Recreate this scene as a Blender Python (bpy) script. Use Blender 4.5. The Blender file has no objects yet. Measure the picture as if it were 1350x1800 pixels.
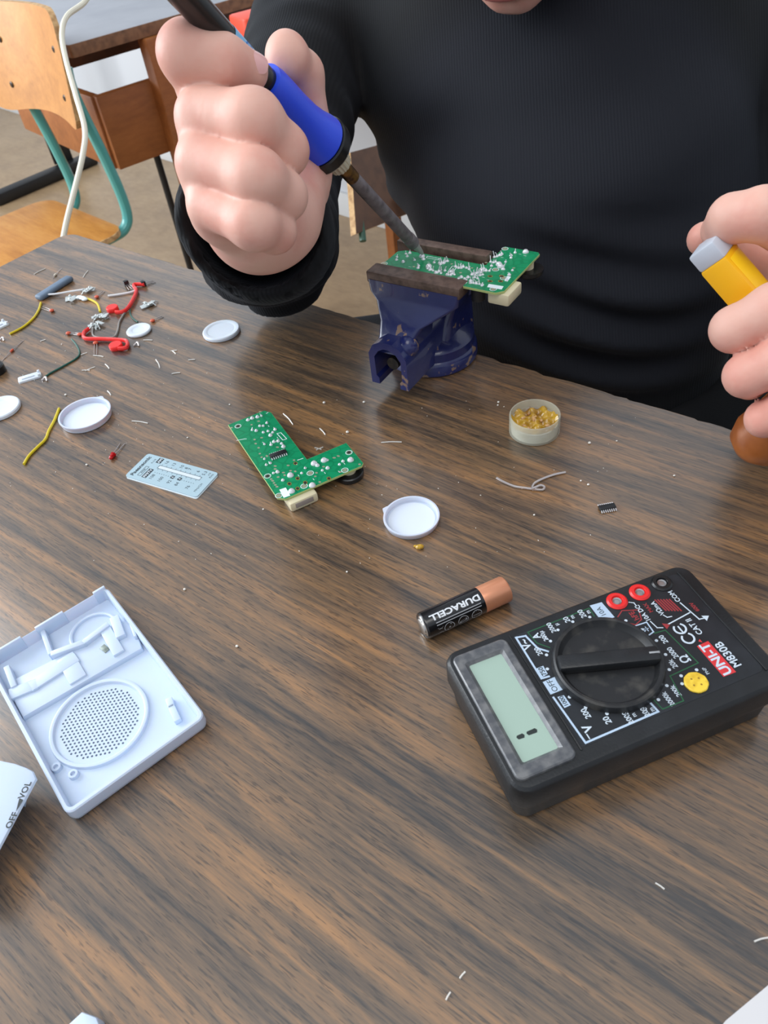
import bpy, bmesh, math, random
import numpy as np
from mathutils import Vector, Matrix

scene = bpy.context.scene
COL = scene.collection
PI = math.pi
TZ = 0.75                       # table top height above the floor (metres)

# ------------------------------------------------------------------ camera
FPX, PITCH, ROLL, CAMH = 1323.0, math.radians(44.14), math.radians(-8.245), 317.6
_f = np.array([0, math.cos(PITCH), -math.sin(PITCH)])
_r = np.array([1.0, 0, 0])
_u = np.cross(_r, _f)
_r, _u = math.cos(ROLL) * _r + math.sin(ROLL) * _u, -math.sin(ROLL) * _r + math.cos(ROLL) * _u
CAM = np.array([0, 0, CAMH])
cam = bpy.data.cameras.new('camera')
cam_o = bpy.data.objects.new('camera', cam)
COL.objects.link(cam_o)
m = Matrix(((_r[0], _u[0], -_f[0], 0), (_r[1], _u[1], -_f[1], 0), (_r[2], _u[2], -_f[2], TZ + CAMH / 1000), (0, 0, 0, 1)))
cam_o.matrix_world = m
cam.sensor_fit = 'AUTO'
cam.sensor_width = 36.0
cam.lens = FPX / 1800 * 36
cam.clip_start = 0.01
cam.dof.use_dof = True
cam.dof.focus_distance = 0.43
cam.dof.aperture_fstop = 22
scene.camera = cam_o

# ------------------------------------------------------------------ light and exposure
scene.view_settings.view_transform = 'Standard'
scene.view_settings.look = 'None'
scene.view_settings.gamma = 1
scene.view_settings.use_curve_mapping = False
scene.view_settings.exposure = 0.0
world = bpy.data.worlds.new('world')
scene.world = world
world.use_nodes = True
world.node_tree.nodes['Background'].inputs[0].default_value = (0.80, 0.88, 1.0, 1)
world.node_tree.nodes['Background'].inputs[1].default_value = 0.72


def area(name, loc, target, sx, sy, power, color):
    l = bpy.data.lights.new(name, 'AREA')
    l.shape = 'RECTANGLE'
    l.size, l.size_y, l.energy, l.color = sx, sy, power, color
    o = bpy.data.objects.new(name, l)
    COL.objects.link(o)
    o.location = loc
    d = Vector(target) - Vector(loc)
    o.rotation_euler = d.to_track_quat('-Z', 'Y').to_euler()
    return o


area('window_daylight', (-2.1, 1.05, 1.95), (-0.1, 0.5, 0.75), 2.0, 1.8, 58, (0.86, 0.93, 1.0))
area('ceiling_lamp', (-0.2, -0.3, 2.7), (0.05, 0.4, 0.75), 1.6, 1.0, 17, (1.0, 0.97, 0.92))
area('wall_fill_light', (-3.2, 2.0, 1.7), (-0.6, 3.0, 1.2), 1.6, 1.6, 82, (0.93, 0.97, 1.0))  # added fill lamp, brightens the back wall mirrored in the table


# ------------------------------------------------------------------ projecting helpers (millimetres, table top z = 0)
def ray(x, y):
    return _f + _r * (x - 675) / FPX - _u * (y - 900) / FPX


def U(x, y, z=0.0):
    d = ray(x, y)
    return CAM + d * (z - CAMH) / d[2]


def D(x, y, d):
    return CAM + ray(x, y) * d


E1 = np.array([math.cos(math.radians(-42.2)), math.sin(math.radians(-42.2)), 0])
E2 = np.array([-E1[1], E1[0], 0])


def M(p):
    return Vector((p[0] / 1000, p[1] / 1000, p[2] / 1000 + TZ))


def fit2(la, lb, pa, pb, z):
    """rigid placement: local point la, lb lie under pixels pa, pb on the plane z -> origin (mm), angle"""
    a, b = U(*pa, z), U(*pb, z)
    ang = math.atan2(b[1] - a[1], b[0] - a[0]) - math.atan2(lb[1] - la[1], lb[0] - la[0])
    c, s = math.cos(ang), math.sin(ang)
    mid_l = ((la[0] + lb[0]) / 2, (la[1] + lb[1]) / 2)
    mid = (a + b) / 2
    return np.array([mid[0] - c * mid_l[0] + s * mid_l[1], mid[1] - s * mid_l[0] - c * mid_l[1], 0.0]), ang


def to_local(px, py, z, org, ang):
    v = U(px, py, z) - org
    c, s = math.cos(ang), math.sin(ang)
    return (c * v[0] + s * v[1], -s * v[0] + c * v[1])


# ------------------------------------------------------------------ materials
def lin(c):
    return tuple(((x / 255) / 12.92 if x / 255 <= 0.04045 else ((x / 255 + 0.055) / 1.055) ** 2.4) for x in c) + (1.0,)


def mat(name, rgb, rough=0.5, metal=0.0, var=None, bump=None, sss=0.0, trans=0.0, spec=0.5, coat=0.0, alpha=1.0):
    """rgb in 0-255 sRGB; var = (scale, other rgb, amount); bump = (scale, strength)"""
    m = bpy.data.materials.new(name)
    m.use_nodes = True
    nt = m.node_tree
    b = nt.nodes['Principled BSDF']
    b.inputs['Base Color'].default_value = lin(rgb)
    b.inputs['Roughness'].default_value = rough
    b.inputs['Metallic'].default_value = metal
    b.inputs['Specular IOR Level'].default_value = spec
    b.inputs['Coat Weight'].default_value = coat
    b.inputs['Alpha'].default_value = alpha
    if sss:
        b.inputs['Subsurface Weight'].default_value = sss
        b.inputs['Subsurface Radius'].default_value = (0.006, 0.0025, 0.0015)
        b.inputs['Subsurface Scale'].default_value = 1.0
    if trans:
        b.inputs['Transmission Weight'].default_value = trans
    tc = nt.nodes.new('ShaderNodeTexCoord')
    if var:
        n = nt.nodes.new('ShaderNodeTexNoise')
        n.inputs['Scale'].default_value = var[0]
        n.inputs['Detail'].default_value = 4
        nt.links.new(tc.outputs['Object'], n.inputs['Vector'])
        r = nt.nodes.new('ShaderNodeValToRGB')
        a = var[2] if len(var) > 2 else 0.5
        r.color_ramp.elements[0].position = max(0.0, 0.62 - a * 0.4)
        r.color_ramp.elements[1].position = min(1.0, 0.82 - a * 0.25)
        r.color_ramp.elements[0].color = lin(rgb)
        r.color_ramp.elements[1].color = lin(var[1])
        nt.links.new(n.outputs['Fac'], r.inputs['Fac'])
        nt.links.new(r.outputs['Color'], b.inputs['Base Color'])
    if bump:
        n2 = nt.nodes.new('ShaderNodeTexNoise')
        n2.inputs['Scale'].default_value = bump[0]
        n2.inputs['Detail'].default_value = 3
        nt.links.new(tc.outputs['Object'], n2.inputs['Vector'])
        bp = nt.nodes.new('ShaderNodeBump')
        bp.inputs['Strength'].default_value = bump[1]
        bp.inputs['Distance'].default_value = 0.001
        nt.links.new(n2.outputs['Fac'], bp.inputs['Height'])
        nt.links.new(bp.outputs['Normal'], b.inputs['Normal'])
    return m


def wood_mat(name, dark, mid, light, along='X', band=70, rough=0.3, fine=1.0, pores=True, scale=1.0, spec=0.5, pos=(0.34, 0.52, 0.68)):
    m = bpy.data.materials.new(name)
    m.use_nodes = True
    nt = m.node_tree
    N = nt.nodes.new
    L = nt.links.new
    b = nt.nodes['Principled BSDF']
    b.inputs['Roughness'].default_value = rough
    b.inputs['Specular IOR Level'].default_value = spec
    tc = N('ShaderNodeTexCoord')

    def noise(su, sv, detail, dist=0.0, rough_=0.5, off=0.0):
        mp = N('ShaderNodeMapping')
        sc = {'X': (su, sv, sv), 'Y': (sv, su, sv), 'Z': (sv, sv, su)}[along]
        mp.inputs['Scale'].default_value = tuple(x * scale for x in sc)
        mp.inputs['Location'].default_value = (off, off * 1.7, off * .3)
        L(tc.outputs['Object'], mp.inputs['Vector'])
        n = N('ShaderNodeTexNoise')
        n.inputs['Scale'].default_value = 1
        n.inputs['Detail'].default_value = detail
        n.inputs['Distortion'].default_value = dist
        n.inputs['Roughness'].default_value = rough_
        L(mp.outputs['Vector'], n.inputs['Vector'])
        return n.outputs['Fac']

    def math_(op, a, bb, c=None):
        n = N('ShaderNodeMath')
        n.operation = op
        for i, v in enumerate((a, bb, c)):
            if v is None:
                continue
            if isinstance(v, (int, float)):
                n.inputs[i].default_value = v
            else:
                L(v, n.inputs[i])
        return n.outputs[0]
    n1 = noise(5.5, band, 9, 0.35, 0.68)
    n2 = noise(26, band * 6.5, 5, 0.2, 0.65, 3.1)
    n3 = noise(2.2, band * 0.2, 2, 0.3, 0.5, 7.7)
    v = math_('ADD', math_('MULTIPLY', n1, 0.54), math_('ADD', math_('MULTIPLY', n2, 0.28 * fine), math_('MULTIPLY', n3, 0.18 + 0.24 * (1 - fine))))
    r = N('ShaderNodeValToRGB')
    e = r.color_ramp.elements
    e[0].position, e[0].color = pos[0], lin(dark)
    e[1].position, e[1].color = pos[2], lin(light)
    k = e.new(pos[1])
    k.color = lin(mid)
    L(v, r.inputs['Fac'])
    out = r.outputs['Color']
    if pores:
        n4 = noise(120, band * 15, 2, 0.0, 0.5, 1.3)
        rp = N('ShaderNodeValToRGB')
        rp.color_ramp.elements[0].position = 0.57
        rp.color_ramp.elements[1].position = 0.66
        rp.color_ramp.elements[0].color = (0, 0, 0, 1)
        rp.color_ramp.elements[1].color = (0.6, 0.6, 0.6, 1)
        L(n4, rp.inputs['Fac'])
        mx = N('ShaderNodeMixRGB')
        mx.inputs['Color2'].default_value = lin(tuple(x * 0.55 for x in dark))
        L(rp.outputs['Color'], mx.inputs['Fac'])
        L(out, mx.inputs['Color1'])
        out = mx.outputs['Color']
    L(out, b.inputs['Base Color'])
    nr = noise(6, 6, 3, 0, 0.5, 9)
    L(math_('ADD', math_('MULTIPLY', nr, 0.16), rough - 0.08), b.inputs['Roughness'])
    bp = N('ShaderNodeBump')
    bp.inputs['Strength'].default_value = 0.12
    bp.inputs['Distance'].default_value = 0.0006
    L(n2, bp.inputs['Height'])
    L(bp.outputs['Normal'], b.inputs['Normal'])
    return m


# ------------------------------------------------------------------ mesh builder (local millimetres)
_text_cache = {}


def text_geo(body, bold=0.0):
    key = (body, bold)
    if key not in _text_cache:
        cu = bpy.data.curves.new('txt', 'FONT')
        cu.body = body
        cu.size = 1.0
        cu.offset = bold
        cu.align_x, cu.align_y = 'CENTER', 'CENTER'
        cu.resolution_u = 3
        o = bpy.data.objects.new('txt', cu)
        COL.objects.link(o)
        dg = bpy.context.evaluated_depsgraph_get()
        me = bpy.data.meshes.new_from_object(o.evaluated_get(dg))
        vs = [tuple(v.co) for v in me.vertices]
        fs = [tuple(p.vertices) for p in me.polygons]
        bpy.data.objects.remove(o)
        bpy.data.curves.remove(cu)
        bpy.data.meshes.remove(me)
        _text_cache[key] = (vs, fs)
    return _text_cache[key]


class MB:
    def __init__(self):
        self.v, self.f, self.mi, self.cur = [], [], [], 0

    def add(self, vs, fs):
        o = len(self.v)
        self.v += [tuple(float(x) for x in p) for p in vs]
        self.f += [tuple(i + o for i in f) for f in fs]
        self.mi += [self.cur] * len(fs)
        return self

    def bm(self, b, mtx=None):
        b.verts.index_update()
        vs = [(mtx @ v.co) if mtx else v.co.copy() for v in b.verts]
        fs = [[v.index for v in f.verts] for f in b.faces]
        b.free()
        return self.add(vs, fs)

    def box(self, c, s, bev=0.0, rot=None, seg=2):
        b = bmesh.new()
        bmesh.ops.create_cube(b, size=1.0)
        bmesh.ops.scale(b, vec=s, verts=b.verts)
        if bev > 0:
            bmesh.ops.bevel(b, geom=b.edges[:], offset=bev, segments=seg, affect='EDGES', profile=0.5, clamp_overlap=True)
        mt = Matrix.Translation(c)
        if rot is not None:
            mt = mt @ (rot if isinstance(rot, Matrix) else Matrix.Rotation(rot, 4, 'Z'))
        return self.bm(b, mt)

    def prism(self, poly, z0, z1, bev=0.0, top_mi=None):
        """poly counter-clockwise; optional chamfer on the top rim"""
        n = len(poly)
        rings = [(0, z0)]
        if bev > 0:
            rings += [(0, z1 - bev), (bev * 0.3, z1 - bev * 0.3), (bev, z1)]
        else:
            rings += [(0, z1)]
        vs = []
        for off, z in rings:
            p = inset(poly, off) if off else poly
            vs += [(x, y, z) for x, y in p]
        fs = [tuple(range(n - 1, -1, -1))]
        for k in range(len(rings) - 1):
            for i in range(n):
                j = (i + 1) % n
                fs.append((k * n + i, k * n + j, (k + 1) * n + j, (k + 1) * n + i))
        top = tuple((len(rings) - 1) * n + i for i in range(n))
        self.add(vs, fs)
        keep = self.cur
        if top_mi is not None:
            self.cur = top_mi
        o = len(self.v) - len(vs)
        self.f.append(tuple(i + o for i in top))
        self.mi.append(self.cur)
        self.cur = keep
        return self

    def loft(self, rings, cap0=True, cap1=True):
        n = len(rings[0])
        vs = [p for r in rings for p in r]
        fs = []
        for k in range(len(rings) - 1):
            for i in range(n):
                j = (i + 1) % n
                fs.append((k * n + i, k * n + j, (k + 1) * n + j, (k + 1) * n + i))
        if cap0:
            fs.append(tuple(range(n - 1, -1, -1)))
        if cap1:
            fs.append(tuple((len(rings) - 1) * n + i for i in range(n)))
        return self.add(vs, fs)

    def lathe(self, prof, seg=48, c=(0, 0, 0), mtx=None, rfun=None):
        """prof: list of (radius, z); r == 0 closes"""
        vs, idx = [], []
        for r, z in prof:
            if r <= 1e-9:
                idx.append([len(vs)] * seg)
                vs.append((c[0], c[1], c[2] + z))
            else:
                idx.append(list(range(len(vs), len(vs) + seg)))
                for i in range(seg):
                    a = 2 * PI * i / seg
                    rr = r if rfun is None else rfun(a, r, z)
                    vs.append((c[0] + rr * math.cos(a), c[1] + rr * math.sin(a), c[2] + z))
        fs = []
        for k in range(len(prof) - 1):
            a, b = idx[k], idx[k + 1]
            for i in range(seg):
                j = (i + 1) % seg
                q = [a[i], a[j], b[j], b[i]]
                q2 = []
                for t in q:
                    if t not in q2:
                        q2.append(t)
                if len(q2) > 2:
                    fs.append(tuple(q2))
        if mtx is not None:
            vs = [tuple(mtx @ Vector(p)) for p in vs]
        return self.add(vs, fs)

    def tube(self, pts, rad, seg=10, smooth=0, caps=True, flat=1.0):
        P = [np.array(p, float) for p in pts]
        R = list(rad) if hasattr(rad, '__len__') else [rad] * len(P)
        if smooth:
            P, R = catmull(P, R, smooth)
        n = len(P)
        tang = []
        for i in range(n):
            t = P[min(i + 1, n - 1)] - P[max(i - 1, 0)]
            tang.append(t / (np.linalg.norm(t) + 1e-12))
        up = np.array([0, 0, 1.0])
        if abs(tang[0] @ up) > 0.95:
            up = np.array([1.0, 0, 0])
        nrm = up - tang[0] * (up @ tang[0])
        nrm /= np.linalg.norm(nrm)
        rings = []
        for i in range(n):
            nrm = nrm - tang[i] * (nrm @ tang[i])
            nrm /= np.linalg.norm(nrm) + 1e-12
            bi = np.cross(tang[i], nrm)
            rings.append([tuple(P[i] + R[i] * (math.cos(2 * PI * k / seg) * bi + flat * math.sin(2 * PI * k / seg) * nrm)) for k in range(seg)])
        return self.loft(rings, caps, caps)

    def ball(self, c, r, seg=12, rot=None):
        r = r if hasattr(r, '__len__') else (r, r, r)
        b = bmesh.new()
        bmesh.ops.create_uvsphere(b, u_segments=seg, v_segments=max(6, seg // 2 + 2), radius=1)
        mt = Matrix.Translation(c) @ (rot if rot is not None else Matrix.Identity(4)) @ Matrix.Diagonal((*r, 1))
        return self.bm(b, mt)

    def strip(self, pts, w, z, closed=False, h=0.12):
        """flat printed line on plane z"""
        P = [np.array(p[:2], float) for p in pts]
        if closed:
            P = P + [P[0]]
        for k_, (a, b) in enumerate(zip(P[:-1], P[1:])):
            z = z + 0.004 * (1 if k_ else 0)
            t = b - a
            L_ = np.linalg.norm(t)
            if L_ < 1e-6:
                continue
            t /= L_
            nn = np.array([-t[1], t[0]]) * w / 2
            a2, b2 = a - t * w / 2, b + t * w / 2
            q = [a2 - nn, b2 - nn, b2 + nn, a2 + nn]
            self.add([(x[0], x[1], z) for x in q], [(0, 1, 2, 3)])
        return self

    def flat(self, poly, z):
        return self.add([(x, y, z) for x, y in poly], [tuple(range(len(poly)))])

    def disc(self, c, r, z, seg=16, r_in=0.0, ry=None, rot=0.0):
        ry = ry or r
        cs, sn = math.cos(rot), math.sin(rot)

        def ring(k):
            out = []
            for i in range(seg):
                a = 2 * PI * i / seg
                x, y = k * r * math.cos(a), k * ry * math.sin(a)
                out.append((c[0] + cs * x - sn * y, c[1] + sn * x + cs * y, z))
            return out
        if r_in <= 0:
            return self.add(ring(1.0), [tuple(range(seg))])
        k = r_in / r
        return self.add(ring(1.0) + ring(k), [(i, (i + 1) % seg, seg + (i + 1) % seg, seg + i) for i in range(seg)])

    def text(self, body, size, x, y, z, rot=0.0, bold=0.0, sx=1.0, bend=None):
        vs, fs = text_geo(body, bold)
        c, s = math.cos(rot), math.sin(rot)
        out = []
        for p in vs:
            px, py = p[0] * size * sx, p[1] * size
            out.append((x + c * px - s * py, y + s * px + c * py, z))
        if bend:
            b = bmesh.new()
            bv = [b.verts.new(p) for p in out]
            for f in fs:
                try:
                    b.faces.new([bv[i] for i in f])
                except ValueError:
                    pass
            ys = [p[1] for p in out]
            yy = min(ys) + .35
            while yy < max(ys):
                bmesh.ops.bisect_plane(b, geom=b.verts[:] + b.edges[:] + b.faces[:], plane_co=(0, yy, 0), plane_no=(0, 1, 0))
                yy += .35
            b.verts.index_update()
            out = [bend(*v.co) for v in b.verts]
            fs = [[v.index for v in f.verts] for f in b.faces]
            b.free()
        return self.add(out, fs)

    def xf(self, mtx):
        self.v = [tuple(mtx @ Vector(p)) for p in self.v]
        return self


def catmull(P, R, k):
    P = [np.array(p, float) for p in P]
    out, rr = [], []
    n = len(P)
    for i in range(n - 1):
        p0, p1, p2, p3 = P[max(i - 1, 0)], P[i], P[i + 1], P[min(i + 2, n - 1)]
        for j in range(k):
            t = j / k
            out.append(0.5 * ((2 * p1) + (-p0 + p2) * t + (2 * p0 - 5 * p1 + 4 * p2 - p3) * t * t + (-p0 + 3 * p1 - 3 * p2 + p3) * t ** 3))
            rr.append(R[i] * (1 - t) + R[i + 1] * t)
    out.append(P[-1])
    rr.append(R[-1])
    return out, rr


def inset(poly, d):
    n = len(poly)
    out = []
    for i in range(n):
        p0, p1, p2 = np.array(poly[i - 1]), np.array(poly[i]), np.array(poly[(i + 1) % n])
        a = p1 - p0
        b = p2 - p1
        a = a / (np.linalg.norm(a) + 1e-9)
        b = b / (np.linalg.norm(b) + 1e-9)
        n1, n2 = np.array([-a[1], a[0]]), np.array([-b[1], b[0]])
        k = n1 + n2
        k = k / max(0.3, (1 + n1 @ n2))
        out.append(tuple(p1 + k * d))
    return out


def rrect(x0, y0, x1, y1, r, seg=5):
    out = []
    for cx, cy, a0 in ((x1 - r, y0 + r, -PI / 2), (x1 - r, y1 - r, 0), (x0 + r, y1 - r, PI / 2), (x0 + r, y0 + r, PI)):
        for i in range(seg + 1):
            a = a0 + PI / 2 * i / seg
            out.append((cx + r * math.cos(a), cy + r * math.sin(a)))
    return out


def obj(name, mb, mats, parent=None, loc=(0, 0, 0), rotz=0.0, smooth=30, world_mm=False, label=None):
    """mb in local mm -> mesh object.  world_mm: verts are world millimetres (table frame)"""
    me = bpy.data.meshes.new(name)
    v = np.array(mb.v, float)
    org = np.zeros(3)
    if world_mm:
        org = v.mean(0)
        v = v - org
    me.from_pydata((v / 1000).tolist(), [], mb.f)
    mats = mats if isinstance(mats, (list, tuple)) else [mats]
    for q in mats:
        me.materials.append(q)
    if len(mats) > 1:
        me.polygons.foreach_set('material_index', mb.mi)
    me.update()
    if smooth is not None:
        me.polygons.foreach_set('use_smooth', [True] * len(me.polygons))
        if smooth < 180:
            try:
                me.set_sharp_from_angle(angle=math.radians(smooth))
            except Exception:
                pass
    o = bpy.data.objects.new(name, me)
    COL.objects.link(o)
    if parent:
        o.parent = parent
        if world_mm:
            o.location = M(org) - parent.location
        else:
            o.location = tuple(x / 1000 for x in loc)
    else:
        o.location = M(org) if world_mm else M(loc)
    o.rotation_euler[2] = rotz
    if label:
        o['label'] = label
    return o


def tag(o, label, cat, group=None, kind=None):
    o['label'] = label
    o['category'] = cat
    if group:
        o['group'] = group
    if kind:
        o['kind'] = kind
    return o


def thing(name, label, cat, loc, rotz=0.0, group=None):
    o = bpy.data.objects.new(name, None)
    COL.objects.link(o)
    o.empty_display_size = 0.01
    o.location = M(loc)
    o.rotation_euler[2] = rotz
    return tag(o, label, cat, group)


def structure(o):
    o['kind'] = 'structure'
    return o


# ------------------------------------------------------------------ signed-distance modelling (world millimetres)
class Field:
    def __init__(self, lo, hi, h):
        self.lo = np.array(lo, float)
        self.h = h
        n = np.ceil((np.array(hi) - self.lo) / h).astype(int) + 1
        self.n = n
        self.a = np.full(tuple(n), 60.0, np.float32)

    def like(self):
        g = Field.__new__(Field)
        g.lo, g.h, g.n = self.lo, self.h, self.n
        g.a = np.full(tuple(self.n), 60.0, np.float32)
        return g

    def _block(self, lo, hi):
        i0 = np.clip(np.floor((lo - self.lo) / self.h).astype(int), 0, self.n)
        i1 = np.clip(np.ceil((hi - self.lo) / self.h).astype(int) + 1, 0, self.n)
        if np.any(i1 <= i0):
            return None, None
        sl = tuple(slice(a, b) for a, b in zip(i0, i1))
        ax = [(self.lo[k] + self.h * np.arange(i0[k], i1[k])).astype(np.float32) for k in range(3)]
        return sl, ax

    def put(self, sl, d, k, sub=False):
        a = self.a[sl]
        if sub:
            self.a[sl] = -smin(-a, d, k)
        else:
            self.a[sl] = smin(a, d, k)

    def cap(self, pa, pb, ra, rb=None, k=6.0, sub=False, warp=None):
        rb = ra if rb is None else rb
        pa, pb = np.array(pa, float), np.array(pb, float)
        mg = max(ra, rb) + k + 3 * self.h + 4
        sl, ax = self._block(np.minimum(pa, pb) - mg, np.maximum(pa, pb) + mg)
        if sl is None:
            return self
        X, Y, Z = np.meshgrid(*ax, indexing='ij', sparse=True)
        ba = pb - pa
        L2 = ba @ ba + 1e-9
        t = np.clip(((X - pa[0]) * ba[0] + (Y - pa[1]) * ba[1] + (Z - pa[2]) * ba[2]) / L2, 0, 1)
        d = np.sqrt((X - pa[0] - t * ba[0]) ** 2 + (Y - pa[1] - t * ba[1]) ** 2 + (Z - pa[2] - t * ba[2]) ** 2) - (ra + (rb - ra) * t)
        if warp is not None:
            d = d + warp(X, Y, Z, t)
        self.put(sl, d.astype(np.float32), k, sub)
        return self

    def ell(self, c, r, R=None, k=6.0, sub=False):
        c = np.array(c, float)
        r = np.array(r, float)
        R = np.eye(3) if R is None else np.array(R, float)
        mg = r.max() + k + 3 * self.h
        sl, ax = self._block(c - mg, c + mg)
        if sl is None:
            return self
        X, Y, Z = np.meshgrid(*ax, indexing='ij', sparse=True)
        q = [((X - c[0]) * R[i, 0] + (Y - c[1]) * R[i, 1] + (Z - c[2]) * R[i, 2]) for i in range(3)]
        k0 = np.sqrt((q[0] / r[0]) ** 2 + (q[1] / r[1]) ** 2 + (q[2] / r[2]) ** 2)
        k1 = np.sqrt((q[0] / r[0] ** 2) ** 2 + (q[1] / r[1] ** 2) ** 2 + (q[2] / r[2] ** 2) ** 2) + 1e-9
        d = k0 * (k0 - 1) / k1
        self.put(sl, d.astype(np.float32), k, sub)
        return self

    def chain(self, pts, rad, k=4.0):
        for i in range(len(pts) - 1):
            self.cap(pts[i], pts[i + 1], rad[i], rad[i + 1], k if i else 0.01)
        return self

    def join(self, other, k):
        self.a = smin(self.a, other.a, k)
        return self

    def grid(self):
        ax = [(self.lo[k] + self.h * np.arange(self.n[k])).astype(np.float32) for k in range(3)]
        return np.meshgrid(*ax, indexing='ij', sparse=True)

    def mesh(self):
        return surfnet(self.a, self.lo, self.h)


def smin(a, b, k):
    h = np.clip(0.5 + 0.5 * (b - a) / k, 0, 1)
    return b * (1 - h) + a * h - k * h * (1 - h)


def surfnet(f, lo, h):
    s = f < 0
    nx, ny, nz = f.shape
    cnt = np.zeros((nx - 1, ny - 1, nz - 1), np.int8)
    for i in (0, 1):
        for j in (0, 1):
            for k in (0, 1):
                cnt += s[i:nx - 1 + i, j:ny - 1 + j, k:nz - 1 + k]
    I = np.argwhere((cnt > 0) & (cnt < 8))
    idx = np.full(cnt.shape, -1, np.int64)
    idx[I[:, 0], I[:, 1], I[:, 2]] = np.arange(len(I))
    cor = [(i, j, k) for i in (0, 1) for j in (0, 1) for k in (0, 1)]
    vals = {c: f[I[:, 0] + c[0], I[:, 1] + c[1], I[:, 2] + c[2]].astype(float) for c in cor}
    acc = np.zeros((len(I), 3))
    num = np.zeros(len(I))
    for a in cor:
        for ax in range(3):
            if a[ax] == 0:
                b = list(a)
                b[ax] = 1
                b = tuple(b)
                va, vb = vals[a], vals[b]
                cr = (va < 0) != (vb < 0)
                t = np.where(cr, va / np.where(va == vb, 1, va - vb), 0)
                p = np.array(a, float)[None, :].repeat(len(I), 0)
                p[:, ax] += t
                acc[cr] += p[cr]
                num[cr] += 1
    V = (I + acc / num[:, None]) * h + lo
    F = []
    for ax in range(3):
        o1, o2 = [(1, 2), (2, 0), (0, 1)][ax]
        sl0 = [slice(None)] * 3
        sl1 = [slice(None)] * 3
        sl0[ax] = slice(0, -1)
        sl1[ax] = slice(1, None)
        d = s[tuple(sl0)] != s[tuple(sl1)]
        E = np.argwhere(d)
        ok = (E[:, o1] > 0) & (E[:, o2] > 0) & (E[:, o1] < f.shape[o1] - 1) & (E[:, o2] < f.shape[o2] - 1)
        E = E[ok]
        q = []
        for da, db in ((-1, -1), (0, -1), (0, 0), (-1, 0)):
            c = E.copy()
            c[:, o1] += da
            c[:, o2] += db
            q.append(idx[c[:, 0], c[:, 1], c[:, 2]])
        q = np.stack(q, 1)
        inside = s[E[:, 0], E[:, 1], E[:, 2]]
        q[~inside] = q[~inside][:, ::-1]
        F.append(q)
    return V, np.concatenate(F)


def sdf_obj(name, parts, mats, parent=None, smooth=180):
    mb = MB()
    for V, F in parts:
        o = len(mb.v)
        mb.v += V.tolist()
        mb.f += (F + o).tolist()
    mb.mi = [0] * len(mb.f)
    return obj(name, mb, mats, parent, world_mm=True, smooth=None if smooth is None else smooth)

# ================================================================== the room
WALL_A, WALL_B = np.array([-765.0, 3503.0]), np.array([-13.0, 2624.0])
wd = (WALL_B - WALL_A) / np.linalg.norm(WALL_B - WALL_A)
wn = np.array([-wd[1], wd[0]])           # pointing away from the camera
floor_m = wood_mat('floor_laminate', (132, 108, 82), (160, 134, 102), (180, 154, 120), along='X', band=9, rough=0.35, pores=False, pos=(0.3, 0.5, 0.7))
wall_m = mat('wall_paint', (206, 209, 213), 0.85, bump=(60, 0.1))
mb = MB().box((0, 0, -10), (9000, 9000, 20))
structure(obj('floor', mb, floor_m, loc=(0, 1500, -750), rotz=math.radians(-48)))
wa = WALL_A - wd * 2600
wang = math.atan2(wd[1], wd[0])
mb = MB().box((3300, 40, 1450), (6600, 80, 2900))
structure(obj('wall_back', mb, wall_m, loc=(wa[0], wa[1], -750), rotz=wang))
base_m = mat('baseboard_paint', (214, 216, 216), 0.6)
mb = MB().box((3300, -7, 40), (6600, 14, 80), 2)
structure(obj('baseboard_back', mb, base_m, loc=(wa[0], wa[1], -750), rotz=wang))

# ================================================================== work table
veneer = wood_mat('walnut_veneer', (52, 47, 43), (106, 84, 62), (156, 114, 72), along='X', band=92, rough=0.36, spec=0.5, pos=(0.40, 0.50, 0.62))
_vb = veneer.node_tree.nodes['Principled BSDF']
_vb.inputs['Coat Weight'].default_value = 0.8
_vb.inputs['Coat Roughness'].default_value = 0.2
_vb.inputs['Coat IOR'].default_value = 1.75
edge_m = mat('table_edge_band', (88, 66, 47), 0.6, var=(300, (150, 120, 88), 0.35), bump=(500, 0.4))
under_m = mat('table_underframe', (96, 84, 70), 0.6)
CORNER = (U(118, 414) * 1.0)
CORNER[2] = 0
ta = math.radians(-42.2)
TL, TD, TH = 1320.0, 640.0, 24.0
table = thing('work_table', 'large table with dark streaky walnut veneer top and chipped front edge', 'table', (CORNER[0], CORNER[1], -750), ta)
random.seed(4)
poly = []
r = 16
for i in range(7):                      # rounded far-left corner, local (0,0)
    a = PI / 2 + PI / 2 * (6 - i) / 6
    poly.append((r + r * math.cos(a) - 6, -r + r * math.sin(a) + 6))
x = poly[-1][0] + 6
edge = []
while x < TL - 8:
    dx = random.uniform(2, 9)
    chip = random.choice((0, 0, 0, 0.4, 0.8, 1.6)) if x < 900 else random.choice((0, 0.5))
    edge.append((x, poly[6][1] - chip * (1.3 if 500 < x < 760 else .7)))
    x += dx
poly = poly + edge + [(TL, 0), (TL, -TD), (-6, -TD)]
poly = poly[::-1]
if sum(poly[i - 1][0] * poly[i][1] - poly[i][0] * poly[i - 1][1] for i in range(len(poly))) < 0:
    poly = poly[::-1]
mb = MB()
mb.cur = 1
mb.prism(poly, 750 - TH, 750, 0.5, top_mi=0)
obj('tabletop', mb, [veneer, edge_m], table, smooth=None)
mb = MB()
for (x0, y0, x1, y1) in ((60, -70, TL - 60, -50), (60, -TD + 50, TL - 60, -TD + 70), (50, -TD + 60, 70, -60), (TL - 70, -TD + 60, TL - 50, -60)):
    mb.box(((x0 + x1) / 2, (y0 + y1) / 2, 750 - TH - 26), (abs(x1 - x0), abs(y1 - y0), 50), 2)
obj('apron', mb, under_m, table)
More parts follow.
